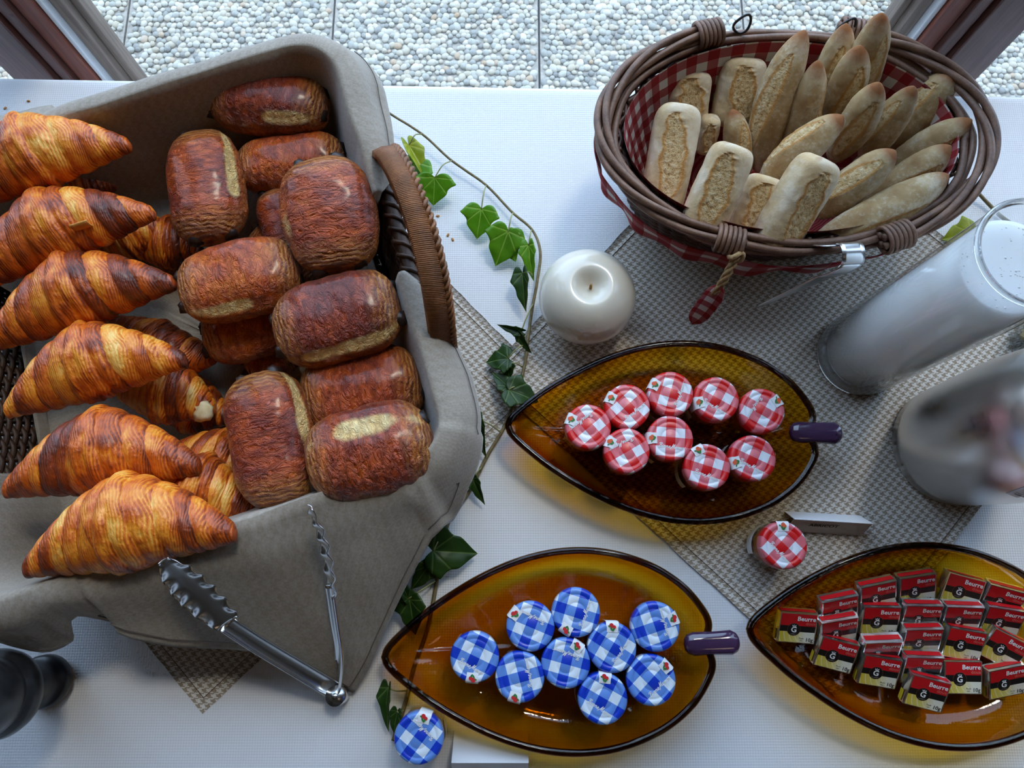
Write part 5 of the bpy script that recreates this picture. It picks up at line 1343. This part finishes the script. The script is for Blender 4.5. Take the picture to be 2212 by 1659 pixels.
# ------------------------------------------------------------------ glass bowl with a black scoop behind the jug
gb = P(2232, 742, MATZ); gb.z = MATZ
bw = thing('glass_bowl', 'small glass bowl of pale flakes wedged behind the steel jug', 'bowl', gb)
bowlg = make_glass('grey_glass', None, 0, 0.02, 0, 1.5, (0.80, 0.82, 0.82))
MB().lathe([(0, 0), (0.022, 0), (0.027, 0.004), (0.030, 0.030), (0.0315, 0.046), (0.0305, 0.0475), (0.0292, 0.046), (0.0275, 0.030), (0.0245, 0.007), (0, 0.0055)], 48).build('glass', bowlg, bw)
fk = MB(); rr = random.Random(4)
for k in range(150):
    a = rr.uniform(0, 2*pi); d = 0.0235*sqrt(rr.random()); c = Vector((d*cos(a), d*sin(a), rr.uniform(0.012, 0.034)))
    mt = Matrix.Translation(c) @ Euler((rr.uniform(0, 6), rr.uniform(0, 6), rr.uniform(0, 6))).to_matrix().to_4x4()
    fk.box((-0.004, -0.0025, -0.0004), (0.004, 0.0025, 0.0004), mat=mt)
fo = fk.build('flakes', noisy('pale_flakes', srgb(200, 170, 110), srgb(236, 216, 160), 200, 0.8, 0.3), bw, smooth=False); fo['kind'] = 'stuff'
sc_ = thing('black_scoop', 'black plastic scoop standing in the small glass bowl', 'scoop', gb+Vector((0, -0.008, 0.036)))
o = MB().box((-0.016, -0.012, 0.0), (0.016, 0.012, 0.004)).box((-0.016, -0.012, 0.004), (-0.0135, 0.012, 0.016)).box((0.0135, -0.012, 0.004), (0.016, 0.012, 0.016)).box((-0.0135, -0.012, 0.004), (0.0135, -0.0095, 0.016)).build('scoop_bowl', M['black'], sc_, smooth=False); bevel(o, 0.0008)
o = MB().box((0.0165, -0.005, 0.004), (0.055, 0.005, 0.010)).build('scoop_handle', M['black'], sc_, smooth=False); bevel(o, 0.002)

# ------------------------------------------------------------------ pepper mill
pm_ = P(112, 1468, 0.0); pm_.z = 0.0006
ml = thing('pepper_mill', 'black turned pepper mill in the lower left corner', 'pepper mill', pm_)
MB().lathe([(0, 0), (0.0195, 0), (0.0205, 0.0012), (0.0205, 0.0035), (0.0195, 0.0045), (0, 0.0045)], 40).build('wooden_foot', make_wood('mill_foot', srgb(150, 92, 40), srgb(196, 128, 62), 0.4), ml)
MB().lathe([(0, 0.0046), (0.0215, 0.0046), (0.0235, 0.0075), (0.0235, 0.0150), (0.0215, 0.0180), (0.0180, 0.0200), (0.0175, 0.0300), (0.0195, 0.0520), (0.0230, 0.0640), (0, 0.0645)], 48).build('lower_body', M['black'], ml)
bk = noisy('worn_black', (0.012, 0.012, 0.013), (0.03, 0.03, 0.03), 90, 0.28, 0.1); 
MB().lathe([(0, 0.0647), (0.0290, 0.0647), (0.0345, 0.0690), (0.0360, 0.0760), (0.0345, 0.0830), (0.0310, 0.0860), (0.0305, 0.0880), (0.0325, 0.0930), (0.0320, 0.1150), (0.0240, 0.1280), (0.010, 0.1330), (0, 0.1335)], 56).build('domed_head', bk, ml)
MB().lathe([(0, 0.1336), (0.006, 0.1336), (0.008, 0.140), (0.006, 0.146), (0, 0.148)], 24).build('top_knob', M['steel'], ml)

# ------------------------------------------------------------------ pastry tongs
tg_ = thing('pastry_tongs', 'open stainless serving tongs leaning on the napkin of the pastry basket', 'tongs', P(728, 1490, 0.006))
HG = P(727, 1492, 0.016)
def arm(label, way, head, flip, wv, headw):
    root = empty('arm', HG-tg_.location); root.parent = tg_
    pts = catmull(way, 10); vs = []; n = len(pts)
    for i, p in enumerate(pts):
        t = (pts[min(i+1, n-1)]-pts[max(i-1, 0)]).normalized(); w = (Vector(wv)-t*Vector(wv).dot(t)).normalized(); nn = w.cross(t)*flip
        hw = 0.0085 - 0.0012*i/n
        for k in range(9):
            a = pi*k/8; vs.append(p+w*hw*cos(a)-nn*(0.0052*sin(a)-0.002)-HG)
    mb = MB().add(vs, [(i*9+k, (i+1)*9+k, (i+1)*9+k+1, i*9+k+1) for i in range(n-1) for k in range(8)])
    o = mb.build('channel', M['steel'], root); so = o.modifiers.new('thick', 'SOLIDIFY'); so.thickness = 0.0008; so.offset = 0
    hp_ = catmull(head, 10); n2 = len(hp_)
    def hfn(u, v):
        x = u*(n2-1); i = min(n2-2, int(x)); p = hp_[i]+(hp_[i+1]-hp_[i])*(x-i); t = (hp_[min(i+1, n2-1)]-hp_[max(i-1, 0)]).normalized(); w = (Vector(wv)-t*Vector(wv).dot(t)).normalized(); nn = w.cross(t)*flip
        e = (v-0.5)*2
        ww = headw*(0.55+0.45*sin(pi*min(1, 0.10+u*0.95))**0.8)*(1-0.45*sstep(0.86, 1.0, u))*(1+0.09*sin(u*2*pi*5.5)*abs(e))
        dep = 0.0050*(1-e*e)*(0.35+0.65*sin(pi*min(1, u+0.08)))+0.0012*sin(u*2*pi*5.5)*(abs(e) > 0.45)*(abs(e)-0.45)*2
        return p+w*ww*e-nn*dep-HG
    o = MB().grid(hfn, 60, 17).build('scalloped_head', M['steel'], root); so = o.modifiers.new('thick', 'SOLIDIFY'); so.thickness = 0.0009; so.offset = 0
arm('a', [HG, P(640, 1440, .048), P(560, 1392, .078), P(492, 1348, .104)], [P(492, 1348, .104), P(440, 1300, .126), P(396, 1256, .144), P(352, 1212, .162)], 1, (0.62, 0.62, 0.18), 0.0135)
arm('b', [HG, P(734, 1420, .048), P(724, 1345, .078), P(714, 1275, .104)], [P(714, 1275, .104), P(705, 1210, .128), P(690, 1150, .148), P(668, 1096, .168)], 1, (0.45, -0.15, 0.85), 0.0125)
hg = MB().tube([HG+Vector((0.002, -0.004, -0.009)), HG+Vector((0.001, -0.003, 0.010))], 0.0088, 20); hg.build('hinge_cap', M['steel'], tg_, world=True)
MB().tube([HG+Vector((0.001, -0.003, 0.0102)), HG+Vector((0.001, -0.003, 0.0116))], 0.0028, 14).build('rivet', M['steel'], tg_, world=True)

# ------------------------------------------------------------------ crumbs
cm = noisy('crumb', srgb(168, 110, 56), srgb(206, 150, 90), 500, 0.8, 0.5)
for k, (x, y, z, lb_) in enumerate(((946, 467, 0.0012, 'pale crumb on the cloth below the bright ivy leaf'), (968, 508, 0.0012, 'tiny crumb on the cloth left of the ivy, upper of two'), (978, 518, 0.0012, 'tiny crumb on the cloth left of the ivy, lower of two'),
                                    (62, 219, 0.146, 'pastry flake on the cloth below the left window post'), (12, 234, 0.145, 'small pastry flake on the cloth at the left photo edge by the window'))):
    at = P(x, y, z); dv = (at-cam.location).normalized()
    bpy.context.view_layer.update(); ok, hit = scene.ray_cast(bpy.context.evaluated_depsgraph_get(), cam.location, dv)[:2]
    if ok: at = hit+Vector((0, 0, 0.0006))                     # lies on whatever surface is there
    o = obj('crumb', MB().add([p*0.0013*(1+0.4*nz(p, 2, k)) for p in PV], PF).mesh('crumb', cm)); o.location = at; o.scale = (1.6, 1, 0.7); o.rotation_euler = (0, 0, k)
    tag(o, lb_, 'crumb', 'crumbs')
